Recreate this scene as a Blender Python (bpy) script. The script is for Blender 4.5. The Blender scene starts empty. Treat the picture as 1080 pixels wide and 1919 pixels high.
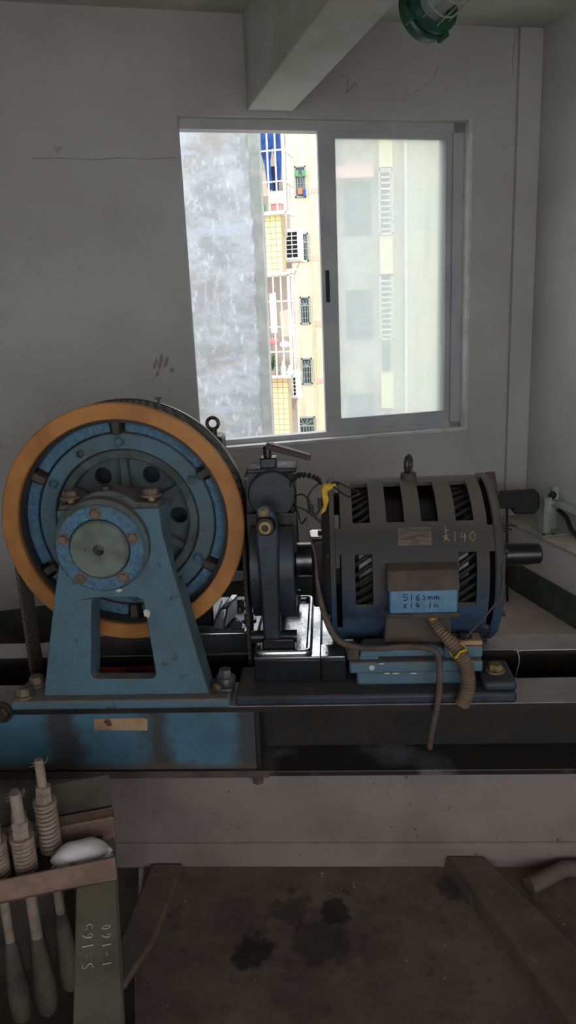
import bpy, math, random
from mathutils import Vector, Matrix

random.seed(7)
SC = bpy.context.scene
COL = SC.collection
R_ = math.radians
PI = math.pi

# ------------------------------------------------------------------ camera
PITCH, ROLL, YAW, FPX = 14.7, -2.5, 3.5, 1400.0
cd = bpy.data.cameras.new('camera')
cd.sensor_fit = 'VERTICAL'
cd.sensor_height = 36.0
cd.lens = FPX / 1919.0 * 36.0
cd.clip_end = 300
cam = bpy.data.objects.new('camera', cd)
COL.objects.link(cam)
cam.matrix_world = (Matrix.Translation((0, 0, 1.6)) @ Matrix.Rotation(R_(YAW), 4, 'Z')
                    @ Matrix.Rotation(R_(90 - PITCH), 4, 'X') @ Matrix.Rotation(R_(ROLL), 4, 'Z'))
SC.camera = cam

# ------------------------------------------------------------------ world (bright overcast sky)
wd = bpy.data.worlds.new('overcast_sky')
SC.world = wd
wd.use_nodes = True
bg = wd.node_tree.nodes['Background']
bg.inputs[0].default_value = (0.92, 0.97, 1.0, 1)
bg.inputs[1].default_value = 1.6

SC.view_settings.view_transform = 'Standard'
SC.view_settings.look = 'None'
SC.view_settings.gamma = 1.0
SC.view_settings.use_curve_mapping = False
SC.view_settings.exposure = 0.95

# ------------------------------------------------------------------ room frame
TH = R_(17.3)
CX, CY = 1.091, 4.367
E1 = Vector((math.cos(TH), math.sin(TH), 0))
E2 = Vector((-math.sin(TH), math.cos(TH), 0))


def RW(p):
    """room coordinates (along window wall, outward through window, up) -> world"""
    s, d, z = p
    return Vector((CX, CY, 0)) + E1 * s + E2 * d + Vector((0, 0, z))


# ------------------------------------------------------------------ materials
def lin(r, g, b):
    f = lambda v: ((v / 255 + 0.055) / 1.055) ** 2.4 if v > 10 else v / 255 / 12.92
    return (f(r), f(g), f(b), 1)


class NT:
    def __init__(self, name):
        self.m = bpy.data.materials.new(name)
        self.m.use_nodes = True
        self.t = self.m.node_tree
        self.b = self.t.nodes['Principled BSDF']
        self.geo = self.n('ShaderNodeNewGeometry')

    def n(self, typ, **kw):
        x = self.t.nodes.new(typ)
        for k, v in kw.items():
            setattr(x, k, v)
        return x

    def l(self, a, b):
        self.t.links.new(a, b)

    def noise(self, scale, detail=5, rough=0.6, vec=None, stretch=None):
        x = self.n('ShaderNodeTexNoise')
        x.inputs['Scale'].default_value = scale
        x.inputs['Detail'].default_value = detail
        x.inputs['Roughness'].default_value = rough
        src = vec or self.geo.outputs['Position']
        if stretch:
            mp = self.n('ShaderNodeMapping')
            mp.inputs['Scale'].default_value = stretch
            self.l(src, mp.inputs['Vector'])
            src = mp.outputs[0]
        self.l(src, x.inputs['Vector'])
        return x.outputs['Fac']

    def ramp(self, fac, lo, hi, inv=False):
        x = self.n('ShaderNodeMapRange')
        x.inputs['From Min'].default_value = lo
        x.inputs['From Max'].default_value = hi
        x.inputs['To Min'].default_value = 1 if inv else 0
        x.inputs['To Max'].default_value = 0 if inv else 1
        self.l(fac, x.inputs['Value'])
        return x.outputs[0]

    def math(self, op, a, b):
        x = self.n('ShaderNodeMath', operation=op)
        for i, v in enumerate((a, b)):
            if isinstance(v, (int, float)):
                x.inputs[i].default_value = v
            else:
                self.l(v, x.inputs[i])
        return x.outputs[0]

    def mix(self, fac, a, b):
        x = self.n('ShaderNodeMix', data_type='RGBA')
        if isinstance(fac, (int, float)):
            x.inputs[0].default_value = fac
        else:
            self.l(fac, x.inputs[0])
        for i, v in ((6, a), (7, b)):
            if isinstance(v, tuple):
                x.inputs[i].default_value = v
            else:
                self.l(v, x.inputs[i])
        return x.outputs[2]

    def axis(self, which):
        x = self.n('ShaderNodeSeparateXYZ')
        self.l(self.geo.outputs['Position'], x.inputs[0])
        return x.outputs[which]

    def normz(self):
        x = self.n('ShaderNodeSeparateXYZ')
        self.l(self.geo.outputs['Normal'], x.inputs[0])
        return x.outputs[2]

    def bump(self, h, strength, dist):
        x = self.n('ShaderNodeBump')
        x.inputs['Strength'].default_value = strength
        x.inputs['Distance'].default_value = dist
        self.l(h, x.inputs['Height'])
        self.l(x.outputs[0], self.b.inputs['Normal'])


def mat(name, c1, c2=None, scale=6, lo=0.45, hi=0.62, rough=0.6, metal=0.0, bump=0.0, bscale=80, bdist=0.003,
        dust=None, dlo=0.25, dhi=0.95, damt=0.8, speck=None, sscale=40, slo=0.66, shi=0.7, stretch=None, spec=0.5, c3=None):
    N = NT(name)
    c1 = c1 if len(c1) == 4 else c1 + (1,)
    col = c1
    if c2:
        c2 = c2 if len(c2) == 4 else c2 + (1,)
        col = N.mix(N.ramp(N.noise(scale, stretch=stretch), lo, hi), c1, c2)
    if c3:
        col = N.mix(N.ramp(N.noise(scale * 3.1, stretch=stretch), 0.5, 0.75), col, c3)
    if speck:
        col = N.mix(N.ramp(N.noise(sscale, 3), slo, shi), col, speck)
    if dust:
        f = N.ramp(N.normz(), dlo, dhi)
        f = N.math('MULTIPLY', f, N.ramp(N.noise(14), 0.25, 0.6))
        f = N.math('MULTIPLY', f, damt)
        col = N.mix(f, col, dust)
        rg = N.n('ShaderNodeMapRange')
        rg.inputs['To Min'].default_value = rough
        rg.inputs['To Max'].default_value = 0.95
        N.l(f, rg.inputs['Value'])
        N.l(rg.outputs[0], N.b.inputs['Roughness'])
    else:
        N.b.inputs['Roughness'].default_value = rough
    if isinstance(col, tuple):
        N.b.inputs['Base Color'].default_value = col
    else:
        N.l(col, N.b.inputs['Base Color'])
    N.b.inputs['Metallic'].default_value = metal
    N.b.inputs['Specular IOR Level'].default_value = spec
    if bump:
        N.bump(N.noise(bscale, 4), bump, bdist)
    return N.m


DUST = lin(126, 108, 96)
M = {}
M['wall'] = mat('wall_paint', lin(192, 190, 188), lin(176, 173, 170), scale=1.6, lo=0.4, hi=0.7, rough=0.9, bump=0.25, bscale=14, bdist=0.004,
                speck=lin(150, 140, 128), sscale=9, slo=0.70, shi=0.80)
M['ceil'] = mat('ceiling_paint', lin(200, 200, 194), lin(180, 182, 172), scale=2, rough=0.92, bump=0.2, bscale=12, bdist=0.004)
M['skirt'] = mat('skirting_paint', lin(62, 70, 66), lin(84, 88, 82), scale=5, rough=0.8, speck=lin(140, 136, 126), sscale=22, slo=0.7, shi=0.74)
M['floor'] = mat('dusty_floor', lin(194, 175, 161), lin(166, 148, 135), scale=2.5, lo=0.35, hi=0.7, rough=0.85, bump=0.2, bscale=30,
                 speck=lin(205, 190, 176), sscale=26, slo=0.68, shi=0.74)
M['floor_dark'] = None
M['kerb'] = mat('kerb_concrete', lin(100, 88, 80), lin(80, 70, 63), scale=5, rough=0.85, bump=0.3, bscale=40,
                speck=lin(112, 118, 104), sscale=18, slo=0.66, shi=0.76)
M['plinth'] = None
M['ledge'] = mat('ledge_top', lin(196, 176, 160), lin(170, 150, 136), scale=5, rough=0.85)
M['steel'] = mat('oily_beam_steel', lin(42, 39, 38), lin(32, 29, 29), scale=7, rough=0.4, bump=0.25, bscale=60, c3=lin(54, 42, 36))
M['flange'] = mat('dusty_flange_steel', lin(160, 152, 149), lin(138, 130, 127), scale=6, rough=0.42, bump=0.25, bscale=70, bdist=0.002, speck=lin(60, 52, 48), sscale=60, slo=0.68, shi=0.72)
M['flangeoil'] = mat('oily_flange_steel', lin(34, 30, 30), lin(110, 106, 110), scale=4.5, lo=0.56, hi=0.72, rough=0.4, bump=0.25, bscale=60, c3=lin(48, 36, 30))
M['bluepaint'] = mat('blue_enamel', lin(84, 116, 132), lin(84, 98, 102), scale=5, lo=0.42, hi=0.68, rough=0.55, bump=0.7, bscale=120, bdist=0.005,
                     dust=DUST, damt=0.85, dlo=0.15, speck=lin(54, 60, 62), sscale=26, slo=0.66, shi=0.76, c3=lin(76, 100, 112))
M['bluebright'] = mat('bright_blue_enamel', lin(86, 126, 152), lin(72, 106, 130), scale=60, lo=0.42, hi=0.58, rough=0.45, bump=0.9, bscale=85, bdist=0.009,
                      dust=DUST, damt=0.8, dlo=0.15, speck=lin(100, 136, 158), sscale=70, slo=0.62, shi=0.72, c3=lin(66, 92, 110))
M['boxblue'] = mat('terminal_box_blue', lin(84, 128, 160), lin(76, 114, 142), scale=30, rough=0.5, bump=0.4, bscale=120, bdist=0.003)
M['bluegrime'] = mat('grimy_blue_web', lin(84, 96, 96), lin(62, 68, 66), scale=10, rough=0.7, bump=0.4, bscale=60, dust=DUST, damt=0.7)
M['bluebeam'] = None
M['bluedark'] = mat('dark_blue_casting', lin(42, 56, 68), lin(30, 34, 38), scale=6, rough=0.5, bump=0.35, bscale=70, dust=lin(84, 74, 68), damt=0.8,
                    speck=lin(20, 22, 26), sscale=16, slo=0.58, shi=0.7)
M['brakeblue'] = mat('brake_blue_black', lin(48, 62, 78), lin(33, 36, 40), scale=7, lo=0.4, hi=0.6, rough=0.45, bump=0.3, bscale=60, dust=lin(70, 66, 64), damt=0.6)
M['orange'] = mat('orange_enamel', lin(186, 126, 66), lin(164, 106, 54), scale=7, rough=0.55, bump=0.3, bscale=60,
                  speck=lin(112, 66, 46), sscale=12, slo=0.64, shi=0.74, dust=lin(120, 90, 62), damt=0.6)
M['brownrust'] = mat('dusty_brown', lin(86, 74, 66), lin(62, 54, 50), scale=9, rough=0.85, bump=0.4, bscale=70)
M['rust'] = mat('rusty_steel', lin(140, 112, 96), lin(116, 92, 80), scale=12, rough=0.8, bump=0.4, bscale=90,
                speck=lin(170, 140, 100), sscale=40, slo=0.7, shi=0.76)
M['greenish'] = mat('grey_green_steel', lin(126, 120, 104), lin(106, 100, 88), scale=7, rough=0.75, bump=0.2, bscale=60,
                    speck=lin(86, 70, 58), sscale=34, slo=0.68, shi=0.74)
M['darkgreen'] = mat('dark_olive_plate', lin(72, 68, 58), lin(52, 48, 42), scale=8, rough=0.8)
M['black'] = mat('black_oily_casting', lin(24, 24, 26), lin(34, 32, 32), scale=7, rough=0.3, bump=0.3, bscale=60, c3=lin(26, 32, 40))
M['winding'] = mat('varnished_winding', lin(34, 31, 29), rough=0.7)
M['shinydark'] = mat('oily_turned_steel', lin(110, 108, 110), lin(80, 78, 80), scale=20, rough=0.28, metal=0.95)
M['blackmatt'] = mat('black_plastic', lin(20, 20, 21), rough=0.6)
M['oil'] = mat('wet_oily_plate', lin(190, 190, 194), lin(120, 120, 126), scale=7, rough=0.16, metal=0.9, bump=0.5, bscale=90, bdist=0.0012)
M['rope'] = None
M['bolt'] = mat('dusty_bolt', lin(118, 100, 86), lin(92, 78, 68), scale=40, rough=0.7, bump=0.3, bscale=120)
M['boltblue'] = mat('blue_bolt', lin(70, 100, 118), lin(52, 66, 74), scale=40, rough=0.55)
M['boltdark'] = mat('dark_bolt', lin(56, 52, 50), lin(38, 36, 36), scale=40, rough=0.4)
M['boltshine'] = mat('oily_bright_bolt', lin(120, 118, 118), rough=0.22, metal=0.6)
M['cover'] = mat('grey_green_cover', lin(112, 122, 116), lin(94, 96, 86), scale=12, rough=0.6, bump=0.2, bscale=80, speck=lin(54, 52, 46), sscale=30, slo=0.66, shi=0.74)
M['motor'] = mat('motor_dusty_grey', lin(66, 62, 60), lin(82, 70, 62), scale=5, rough=0.8, bump=0.25, bscale=90, dust=lin(118, 104, 94), damt=0.9, dlo=0.45, dhi=1.0)
M['tag'] = mat('tan_card', lin(176, 142, 112), lin(150, 118, 92), scale=18, rough=0.85)
M['plate'] = mat('name_plate', lin(120, 106, 94), lin(86, 74, 66), scale=30, rough=0.5, metal=0.3, stretch=(1, 1, 6))
M['brass'] = mat('brassy_nut', lin(160, 134, 96), lin(100, 84, 66), scale=40, rough=0.45, metal=0.3)
M['alu'] = mat('aluminium_frame', lin(186, 184, 186), lin(172, 170, 174), scale=5, rough=0.5, metal=0.1)
M['aluwhite'] = mat('white_jamb', lin(214, 212, 208), lin(196, 192, 186), scale=9, rough=0.85)
M['springm'] = mat('dusty_spring', lin(156, 134, 120), lin(132, 112, 102), scale=30, rough=0.8, bump=0.2)
M['rod'] = mat('dusty_rod', lin(152, 132, 120), lin(128, 112, 104), scale=30, rough=0.8, bump=0.3, bscale=200)
M['socket'] = mat('socket_iron', lin(88, 79, 71), lin(66, 59, 54), scale=14, rough=0.85, bump=0.3)
M['bag'] = mat('white_cloth', lin(226, 220, 222), lin(208, 198, 200), scale=12, rough=0.9, speck=lin(88, 74, 72), sscale=15, slo=0.52, shi=0.62, bump=0.5, bscale=40, bdist=0.006)
M['conduit'] = mat('brown_conduit', lin(122, 98, 80), lin(98, 80, 68), scale=20, rough=0.75)
M['cablebrown'] = mat('brown_cable', lin(98, 80, 70), lin(74, 64, 58), scale=20, rough=0.75)
M['wire'] = mat('black_wire', lin(26, 25, 26), rough=0.5)
M['yellow'] = mat('yellow_tape', lin(206, 164, 50), lin(180, 140, 40), scale=30, rough=0.6)
M['red'] = mat('red_paint', lin(150, 34, 34), lin(70, 18, 18), scale=12, rough=0.5)
M['maroon'] = mat('maroon_plate', lin(62, 34, 36), rough=0.6)
M['greenlamp'] = mat('green_lamp_enamel', lin(30, 78, 64), lin(26, 60, 50), scale=16, rough=0.35, speck=lin(110, 130, 120), sscale=30, slo=0.68, shi=0.74)
M['lampcap'] = mat('pale_green_cap', lin(150, 172, 164), lin(120, 150, 140), scale=16, rough=0.5)
M['lampdark'] = mat('lamp_inside', lin(112, 108, 112), rough=0.6)
M['zinc'] = mat('zinc_bracket', lin(178, 186, 176), lin(150, 156, 146), scale=10, rough=0.55, metal=0.2)
M['writing'] = mat('marker_ink', lin(18, 20, 26), rough=0.7)
M['chalk'] = mat('chalk_mark', lin(176, 142, 100), rough=0.95)
M['chalkwhite'] = mat('white_chalk_mark', lin(196, 190, 176), rough=0.95)
M['chip'] = mat('bare_primer_chip', lin(206, 196, 190), rough=0.8)
# outdoors
M['cement'] = None
M['tile'] = mat('cream_tile', lin(244, 232, 178), lin(238, 222, 168), scale=4, rough=0.4)
M['tilewarm'] = mat('peach_tile', lin(244, 218, 172), lin(238, 208, 164), scale=4, rough=0.4)
M['grout'] = mat('tile_grout', lin(168, 152, 118), rough=0.9)
M['cage'] = mat('cage_paint', lin(236, 226, 214), lin(210, 196, 186), scale=6, rough=0.6)
M['inner'] = mat('balcony_inside', lin(196, 184, 172), lin(166, 156, 148), scale=2, rough=0.9)
M['pink'] = mat('pink_band', lin(226, 178, 168), lin(214, 168, 158), scale=2, rough=0.8)
M['acwhite'] = mat('ac_white', lin(240, 240, 238), rough=0.5)
M['acdark'] = mat('ac_dark', lin(40, 40, 42), rough=0.8)
M['winglass'] = mat('dark_window_glass', lin(58, 68, 74), lin(88, 98, 102), scale=3, rough=0.15)
M['winframe'] = mat('grey_window_grille', lin(150, 158, 156), rough=0.6)
M['ground'] = mat('yard_ground', lin(150, 146, 138), rough=0.9)
M['jeans'] = mat('blue_denim', lin(48, 88, 160), lin(36, 62, 120), scale=6, rough=0.9)
M['jeansdark'] = mat('dark_denim', lin(36, 48, 92), rough=0.9)
M['olive'] = mat('olive_cloth', lin(170, 168, 70), rough=0.9)
M['cream'] = mat('cream_cloth', lin(222, 210, 190), rough=0.9)
M['orangeplastic'] = mat('orange_plastic', lin(244, 120, 70), rough=0.5)
M['greenplastic'] = mat('green_plastic', lin(80, 150, 100), rough=0.4)
M['whiteplastic'] = mat('white_plastic', lin(230, 230, 230), rough=0.4)
M['pinkplastic'] = mat('pink_plastic', lin(232, 140, 140), rough=0.5)
M['darkplastic'] = mat('dark_pot', lin(60, 52, 54), rough=0.6)
M['plant'] = mat('pot_plant_green', lin(70, 110, 60), lin(50, 80, 46), scale=20, rough=0.7)
M['awning'] = mat('pale_awning', lin(206, 218, 210), rough=0.5)
M['pvc'] = mat('pvc_pipe', lin(232, 230, 224), rough=0.4)

N = NT('oily_floor')
col = N.mix(N.ramp(N.noise(2.4, 8, 0.68), 0.40, 0.64), lin(106, 93, 86), lin(72, 61, 56))
col = N.mix(N.math('MULTIPLY', N.ramp(N.noise(7, 8, 0.7), 0.50, 0.68), 0.7), col, lin(112, 103, 90))
col = N.mix(N.math('MULTIPLY', N.ramp(N.noise(16, 8, 0.75), 0.55, 0.68), 0.8), col, lin(54, 45, 41))
wn_ = N.noise(14, 7, 0.7)
for px_, py_, rad_ in ((-0.245, 1.585, 0.050), (-0.055, 1.61, 0.075), (-0.15, 1.73, 0.060), (0.30, 1.80, 0.035), (-0.02, 1.73, 0.05)):
    vd = N.n('ShaderNodeVectorMath', operation='DISTANCE')
    N.l(N.geo.outputs['Position'], vd.inputs[0])
    vd.inputs[1].default_value = (px_, py_, 0.006)
    dd = N.math('ADD', vd.outputs['Value'], N.math('MULTIPLY', N.math('SUBTRACT', wn_, 0.5), 0.22))
    col = N.mix(N.math('MULTIPLY', N.ramp(dd, rad_ * 0.75, rad_ * 1.15, inv=True), 0.85 if rad_ == 0.05 else 0.6), col, lin(30, 24, 24))
col = N.mix(N.ramp(N.noise(42, 2), 0.735, 0.75), col, lin(150, 142, 134))
N.l(col, N.b.inputs['Base Color'])
N.b.inputs['Roughness'].default_value = 0.75
N.bump(N.noise(34, 5), 0.45, 0.004)
M['floor_dark'] = N.m
N = NT('blue_beam_paint')
xx = N.axis(0)
wob = N.math('MULTIPLY', N.math('SUBTRACT', N.noise(9, 6, 0.65), 0.5), 0.16)
xw = N.math('ADD', xx, wob)
col = N.mix(N.ramp(N.noise(5), 0.42, 0.62), lin(74, 114, 136), lin(66, 98, 114))
for xc, hw in ((-0.785, 0.030), (-0.520, 0.012), (-0.245, 0.018), (-1.12, 0.03)):
    band = N.ramp(N.math('ABSOLUTE', N.math('SUBTRACT', xw, xc), 0), hw, hw + 0.045, inv=True)
    col = N.mix(N.math('MULTIPLY', band, 0.88), col, lin(62, 54, 49))
rim_ = N.ramp(N.math('ADD', N.axis(2), N.math('MULTIPLY', wob, 0.35)), 0.352, 0.376, inv=True)
col = N.mix(N.math('MULTIPLY', rim_, 0.85), col, lin(88, 68, 57))
col = N.mix(N.ramp(N.noise(34, 3), 0.66, 0.72), col, lin(44, 48, 50))
N.l(col, N.b.inputs['Base Color'])
N.b.inputs['Roughness'].default_value = 0.6
N.bump(N.noise(70, 4), 0.4, 0.003)
M['bluebeam'] = N.m

N = NT('plinth_concrete')
col = N.mix(N.ramp(N.noise(3), 0.42, 0.64), lin(138, 126, 121), lin(118, 106, 101))
col = N.mix(N.ramp(N.noise(48, 4), 0.69, 0.73), col, lin(66, 54, 50))
N.l(col, N.b.inputs['Base Color'])
N.b.inputs['Roughness'].default_value = 0.85
N.bump(N.noise(55, 4), 0.35, 0.004)
M['plinth'] = N.m
M['smudge'] = mat('hand_smudge', lin(150, 142, 132), rough=0.9)

# steel rope: diagonal lay
N = NT('steel_rope')
wv = N.n('ShaderNodeTexWave', wave_type='BANDS', bands_direction='DIAGONAL')
wv.inputs['Scale'].default_value = 38
N.l(N.geo.outputs['Position'], wv.inputs['Vector'])
N.l(N.mix(wv.outputs['Fac'], lin(58, 54, 52), lin(98, 91, 85)), N.b.inputs['Base Color'])
N.b.inputs['Roughness'].default_value = 0.6
N.bump(wv.outputs['Fac'], 0.8, 0.003)
M['rope'] = N.m
N = NT('rusty_rope')
wv = N.n('ShaderNodeTexWave', wave_type='BANDS', bands_direction='DIAGONAL')
wv.inputs['Scale'].default_value = 38
N.l(N.geo.outputs['Position'], wv.inputs['Vector'])
N.l(N.mix(wv.outputs['Fac'], lin(52, 34, 32), lin(92, 66, 60)), N.b.inputs['Base Color'])
N.b.inputs['Roughness'].default_value = 0.65
M['roperust'] = N.m

# weathered cement render on the neighbouring wall
N = NT('weathered_cement')
a = N.ramp(N.noise(3.2, 9, 0.68, stretch=(1, 1, 1.5)), 0.42, 0.60)
col = N.mix(a, lin(146, 148, 150), lin(170, 173, 178))
b = N.ramp(N.noise(8, 9, 0.72, stretch=(1.7, 1, 0.8)), 0.53, 0.66)
col = N.mix(N.math('MULTIPLY', b, 0.8), col, lin(198, 202, 208))
c = N.ramp(N.noise(2.1, 6, 0.65), 0.55, 0.66)
col = N.mix(N.math('MULTIPLY', c, 0.7), col, lin(146, 140, 132))
d = N.ramp(N.noise(2.4, 6, 0.65, stretch=(0.5, 1, 2.4)), 0.58, 0.66)
col = N.mix(N.math('MULTIPLY', d, 0.6), col, lin(166, 174, 190))
N.l(col, N.b.inputs['Base Color'])
N.b.inputs['Roughness'].default_value = 0.9
N.bump(N.noise(9, 8, 0.7), 0.5, 0.02)
M['cement'] = N.m
M['cementdark'] = mat('dark_cement_edge', lin(132, 134, 132), lin(150, 150, 146), scale=5, rough=0.95, bump=0.4, bscale=12, bdist=0.01)

# small facade tiles, too far to be told apart
N = NT('far_facade_tiles')
bt = N.n('ShaderNodeTexBrick')
mp = N.n('ShaderNodeMapping')
mp.inputs['Rotation'].default_value = (R_(90), 0, 0)
N.l(N.geo.outputs['Position'], mp.inputs['Vector'])
N.l(mp.outputs[0], bt.inputs['Vector'])
bt.inputs['Scale'].default_value = 7
bt.inputs['Brick Width'].default_value = 0.9
bt.inputs['Row Height'].default_value = 0.42
bt.inputs['Mortar Size'].default_value = 0.035
bt.inputs['Color1'].default_value = lin(226, 218, 190)
bt.inputs['Color2'].default_value = lin(216, 206, 178)
bt.inputs['Mortar'].default_value = lin(180, 168, 142)
st = N.ramp(N.noise(0.9, 6, 0.6, stretch=(2.5, 1, 0.25)), 0.52, 0.72)
N.l(N.mix(N.math('MULTIPLY', st, 0.6), bt.outputs['Color'], lin(150, 132, 104)), N.b.inputs['Base Color'])
N.b.inputs['Roughness'].default_value = 0.7
M['farwall'] = N.m

# dirty translucent window pane
N = NT('dirty_window_glass')
tr = N.n('ShaderNodeBsdfTransparent')
tr.inputs[0].default_value = (0.95, 0.98, 0.96, 1)
tl = N.n('ShaderNodeBsdfTranslucent')
tl.inputs[0].default_value = (0.66, 0.68, 0.675, 1)
gl = N.n('ShaderNodeBsdfGlossy')
gl.inputs['Roughness'].default_value = 0.05
mx = N.n('ShaderNodeMixShader')
f = N.ramp(N.noise(2.6, 6, 0.65), 0.3, 0.75)
f2 = N.n('ShaderNodeMapRange')
f2.inputs['To Min'].default_value = 0.40
f2.inputs['To Max'].default_value = 0.60
N.l(f, f2.inputs['Value'])
N.l(f2.outputs[0], mx.inputs[0])
N.l(tr.outputs[0], mx.inputs[1])
N.l(tl.outputs[0], mx.inputs[2])
mx2 = N.n('ShaderNodeMixShader')
mx2.inputs[0].default_value = 0.04
N.l(mx.outputs[0], mx2.inputs[1])
N.l(gl.outputs[0], mx2.inputs[2])
N.l(mx2.outputs[0], N.t.nodes['Material Output'].inputs['Surface'])
M['dirtyglass'] = N.m

# clear lamp glass
N = NT('lamp_glass')
tr = N.n('ShaderNodeBsdfTransparent')
gl = N.n('ShaderNodeBsdfGlossy')
gl.inputs['Roughness'].default_value = 0.03
df = N.n('ShaderNodeBsdfDiffuse')
df.inputs[0].default_value = lin(226, 230, 228)
mx = N.n('ShaderNodeMixShader')
mx.inputs[0].default_value = 0.4
N.l(tr.outputs[0], mx.inputs[1])
N.l(gl.outputs[0], mx.inputs[2])
mx2 = N.n('ShaderNodeMixShader')
mx2.inputs[0].default_value = 0.45
N.l(mx.outputs[0], mx2.inputs[1])
N.l(df.outputs[0], mx2.inputs[2])
N.l(mx2.outputs[0], N.t.nodes['Material Output'].inputs['Surface'])
M['lampglass'] = N.m


# ------------------------------------------------------------------ geometry helpers
def frame(axis):
    a = Vector(axis).normalized()
    h = Vector((0, 0, 1)) if abs(a.z) < 0.95 else Vector((1, 0, 0))
    u = h.cross(a).normalized()
    return u, a.cross(u).normalized(), a


class G:
    """collects the vertices and faces of one mesh (world or room coordinates)"""

    def __init__(self, xf=None):
        self.v, self.f, self.xf = [], [], xf

    def add(self, vs, fs):
        o = len(self.v)
        self.v += [Vector(p) for p in vs]
        self.f += [tuple(i + o for i in q) for q in fs]
        return self

    def box(self, x0, x1, y0, y1, z0, z1):
        vs = [(x, y, z) for z in (z0, z1) for y in (y0, y1) for x in (x0, x1)]
        return self.add(vs, [(0, 2, 3, 1), (4, 5, 7, 6), (0, 1, 5, 4), (2, 6, 7, 3), (0, 4, 6, 2), (1, 3, 7, 5)])

    def hexa(self, bottom, top):
        """eight corners: bottom four and top four in the same order (counter-clockwise seen from the top)"""
        return self.add(list(bottom) + list(top), [(3, 2, 1, 0), (4, 5, 6, 7), (0, 1, 5, 4), (1, 2, 6, 5), (2, 3, 7, 6), (3, 0, 4, 7)])

    def lathe(self, prof, o, axis, n=32, close=False):
        """profile of (radius, height along the axis)"""
        u, w, a = frame(axis)
        o = Vector(o)
        vs, fs, m = [], [], len(prof)
        for i in range(n):
            t = 2 * PI * i / n
            e = u * math.cos(t) + w * math.sin(t)
            for r, h in prof:
                vs.append(o + e * r + a * h)
        k = m if close else m - 1
        for i in range(n):
            j = (i + 1) % n
            for q in range(k):
                q2 = (q + 1) % m
                fs.append((i * m + q, j * m + q, j * m + q2, i * m + q2))
        if not close:
            fs.append(tuple(i * m for i in range(n))[::-1])
            fs.append(tuple(i * m + m - 1 for i in range(n)))
        return self.add(vs, fs)

    def cyl(self, p0, p1, r0, r1=None, n=20):
        p0, p1 = Vector(p0), Vector(p1)
        L = (p1 - p0).length
        return self.lathe([(r0, 0), (r0 if r1 is None else r1, L)], p0, p1 - p0, n)

    def tube(self, pts, r, n=8, closed=False):
        pts = [Vector(p) for p in pts]
        vs, fs, m = [], [], len(pts)
        pu = None
        for i, p in enumerate(pts):
            if closed:
                t = pts[(i + 1) % m] - pts[i - 1]
            else:
                t = pts[min(i + 1, m - 1)] - pts[max(i - 1, 0)]
            t.normalize()
            if pu is None:
                pu = frame(t)[0]
            pu = (pu - t * pu.dot(t)).normalized()
            w = t.cross(pu)
            rr = r[i] if isinstance(r, (list, tuple)) else r
            for k in range(n):
                a = 2 * PI * k / n
                vs.append(p + (pu * math.cos(a) + w * math.sin(a)) * rr)
        for i in range(m if closed else m - 1):
            j = (i + 1) % m
            for k in range(n):
                k2 = (k + 1) % n
                fs.append((i * n + k, i * n + k2, j * n + k2, j * n + k))
        if not closed:
            fs.append(tuple(range(n))[::-1])
            fs.append(tuple((m - 1) * n + k for k in range(n)))
        return self.add(vs, fs)

    def prism(self, poly, o, u, v, depth):
        """polygon in the plane (u, v) from o, extruded along u x v by depth"""
        o, u, v = Vector(o), Vector(u), Vector(v)
        a = u.cross(v).normalized() * depth
        m = len(poly)
        lo = [o + u * p[0] + v * p[1] for p in poly]
        vs = lo + [p + a for p in lo]
        fs = [tuple(range(m))[::-1], tuple(range(m, 2 * m))]
        fs += [(i, (i + 1) % m, m + (i + 1) % m, m + i) for i in range(m)]
        return self.add(vs, fs)

    def hexbolt(self, o, axis, r, h, washer=True):
        a = Vector(axis).normalized()
        o = Vector(o)
        if washer:
            self.cyl(o - a * 0.002, o + a * h * 0.25, r * 1.35, n=16)
        self.lathe([(r, 0), (r, h * 0.85), (r * 0.86, h)], o, a, 6)
        return self

    def sphere(self, c, r, n=12, squash=(1, 1, 1)):
        c = Vector(c)
        vs, fs = [], []
        m = n // 2
        for i in range(1, m):
            ph = PI * i / m
            for k in range(n):
                t = 2 * PI * k / n
                vs.append(c + Vector((math.sin(ph) * math.cos(t) * squash[0], math.sin(ph) * math.sin(t) * squash[1], math.cos(ph) * squash[2])) * r)
        top, bot = len(vs), len(vs) + 1
        vs += [c + Vector((0, 0, r * squash[2])), c - Vector((0, 0, r * squash[2]))]
        for i in range(m - 2):
            for k in range(n):
                k2 = (k + 1) % n
                fs.append((i * n + k, (i + 1) * n + k, (i + 1) * n + k2, i * n + k2))
        for k in range(n):
            k2 = (k + 1) % n
            fs.append((top, k, k2))
            fs.append((bot, (m - 2) * n + k2, (m - 2) * n + k))
        return self.add(vs, fs)


def curve_shape(outer, holes, depth):
    """flat shape with holes, extruded; returns (verts, faces) in local x, y, thickness along z from 0 to depth"""
    cu = bpy.data.curves.new('tmp', 'CURVE')
    cu.dimensions = '2D'
    cu.fill_mode = 'BOTH'
    cu.extrude = depth / 2
    for lp in [outer] + list(holes):
        sp = cu.splines.new('POLY')
        sp.points.add(len(lp) - 1)
        for i, p in enumerate(lp):
            sp.points[i].co = (p[0], p[1], 0, 1)
        sp.use_cyclic_u = True
    ob = bpy.data.objects.new('tmp', cu)
    COL.objects.link(ob)
    dg = bpy.context.evaluated_depsgraph_get()
    me = bpy.data.meshes.new_from_object(ob.evaluated_get(dg))
    vs = [(v.co.x, v.co.y, v.co.z + depth / 2) for v in me.vertices]
    fs = [tuple(p.vertices) for p in me.polygons]
    bpy.data.objects.remove(ob)
    bpy.data.curves.remove(cu)
    bpy.data.meshes.remove(me)
    return vs, fs


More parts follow.
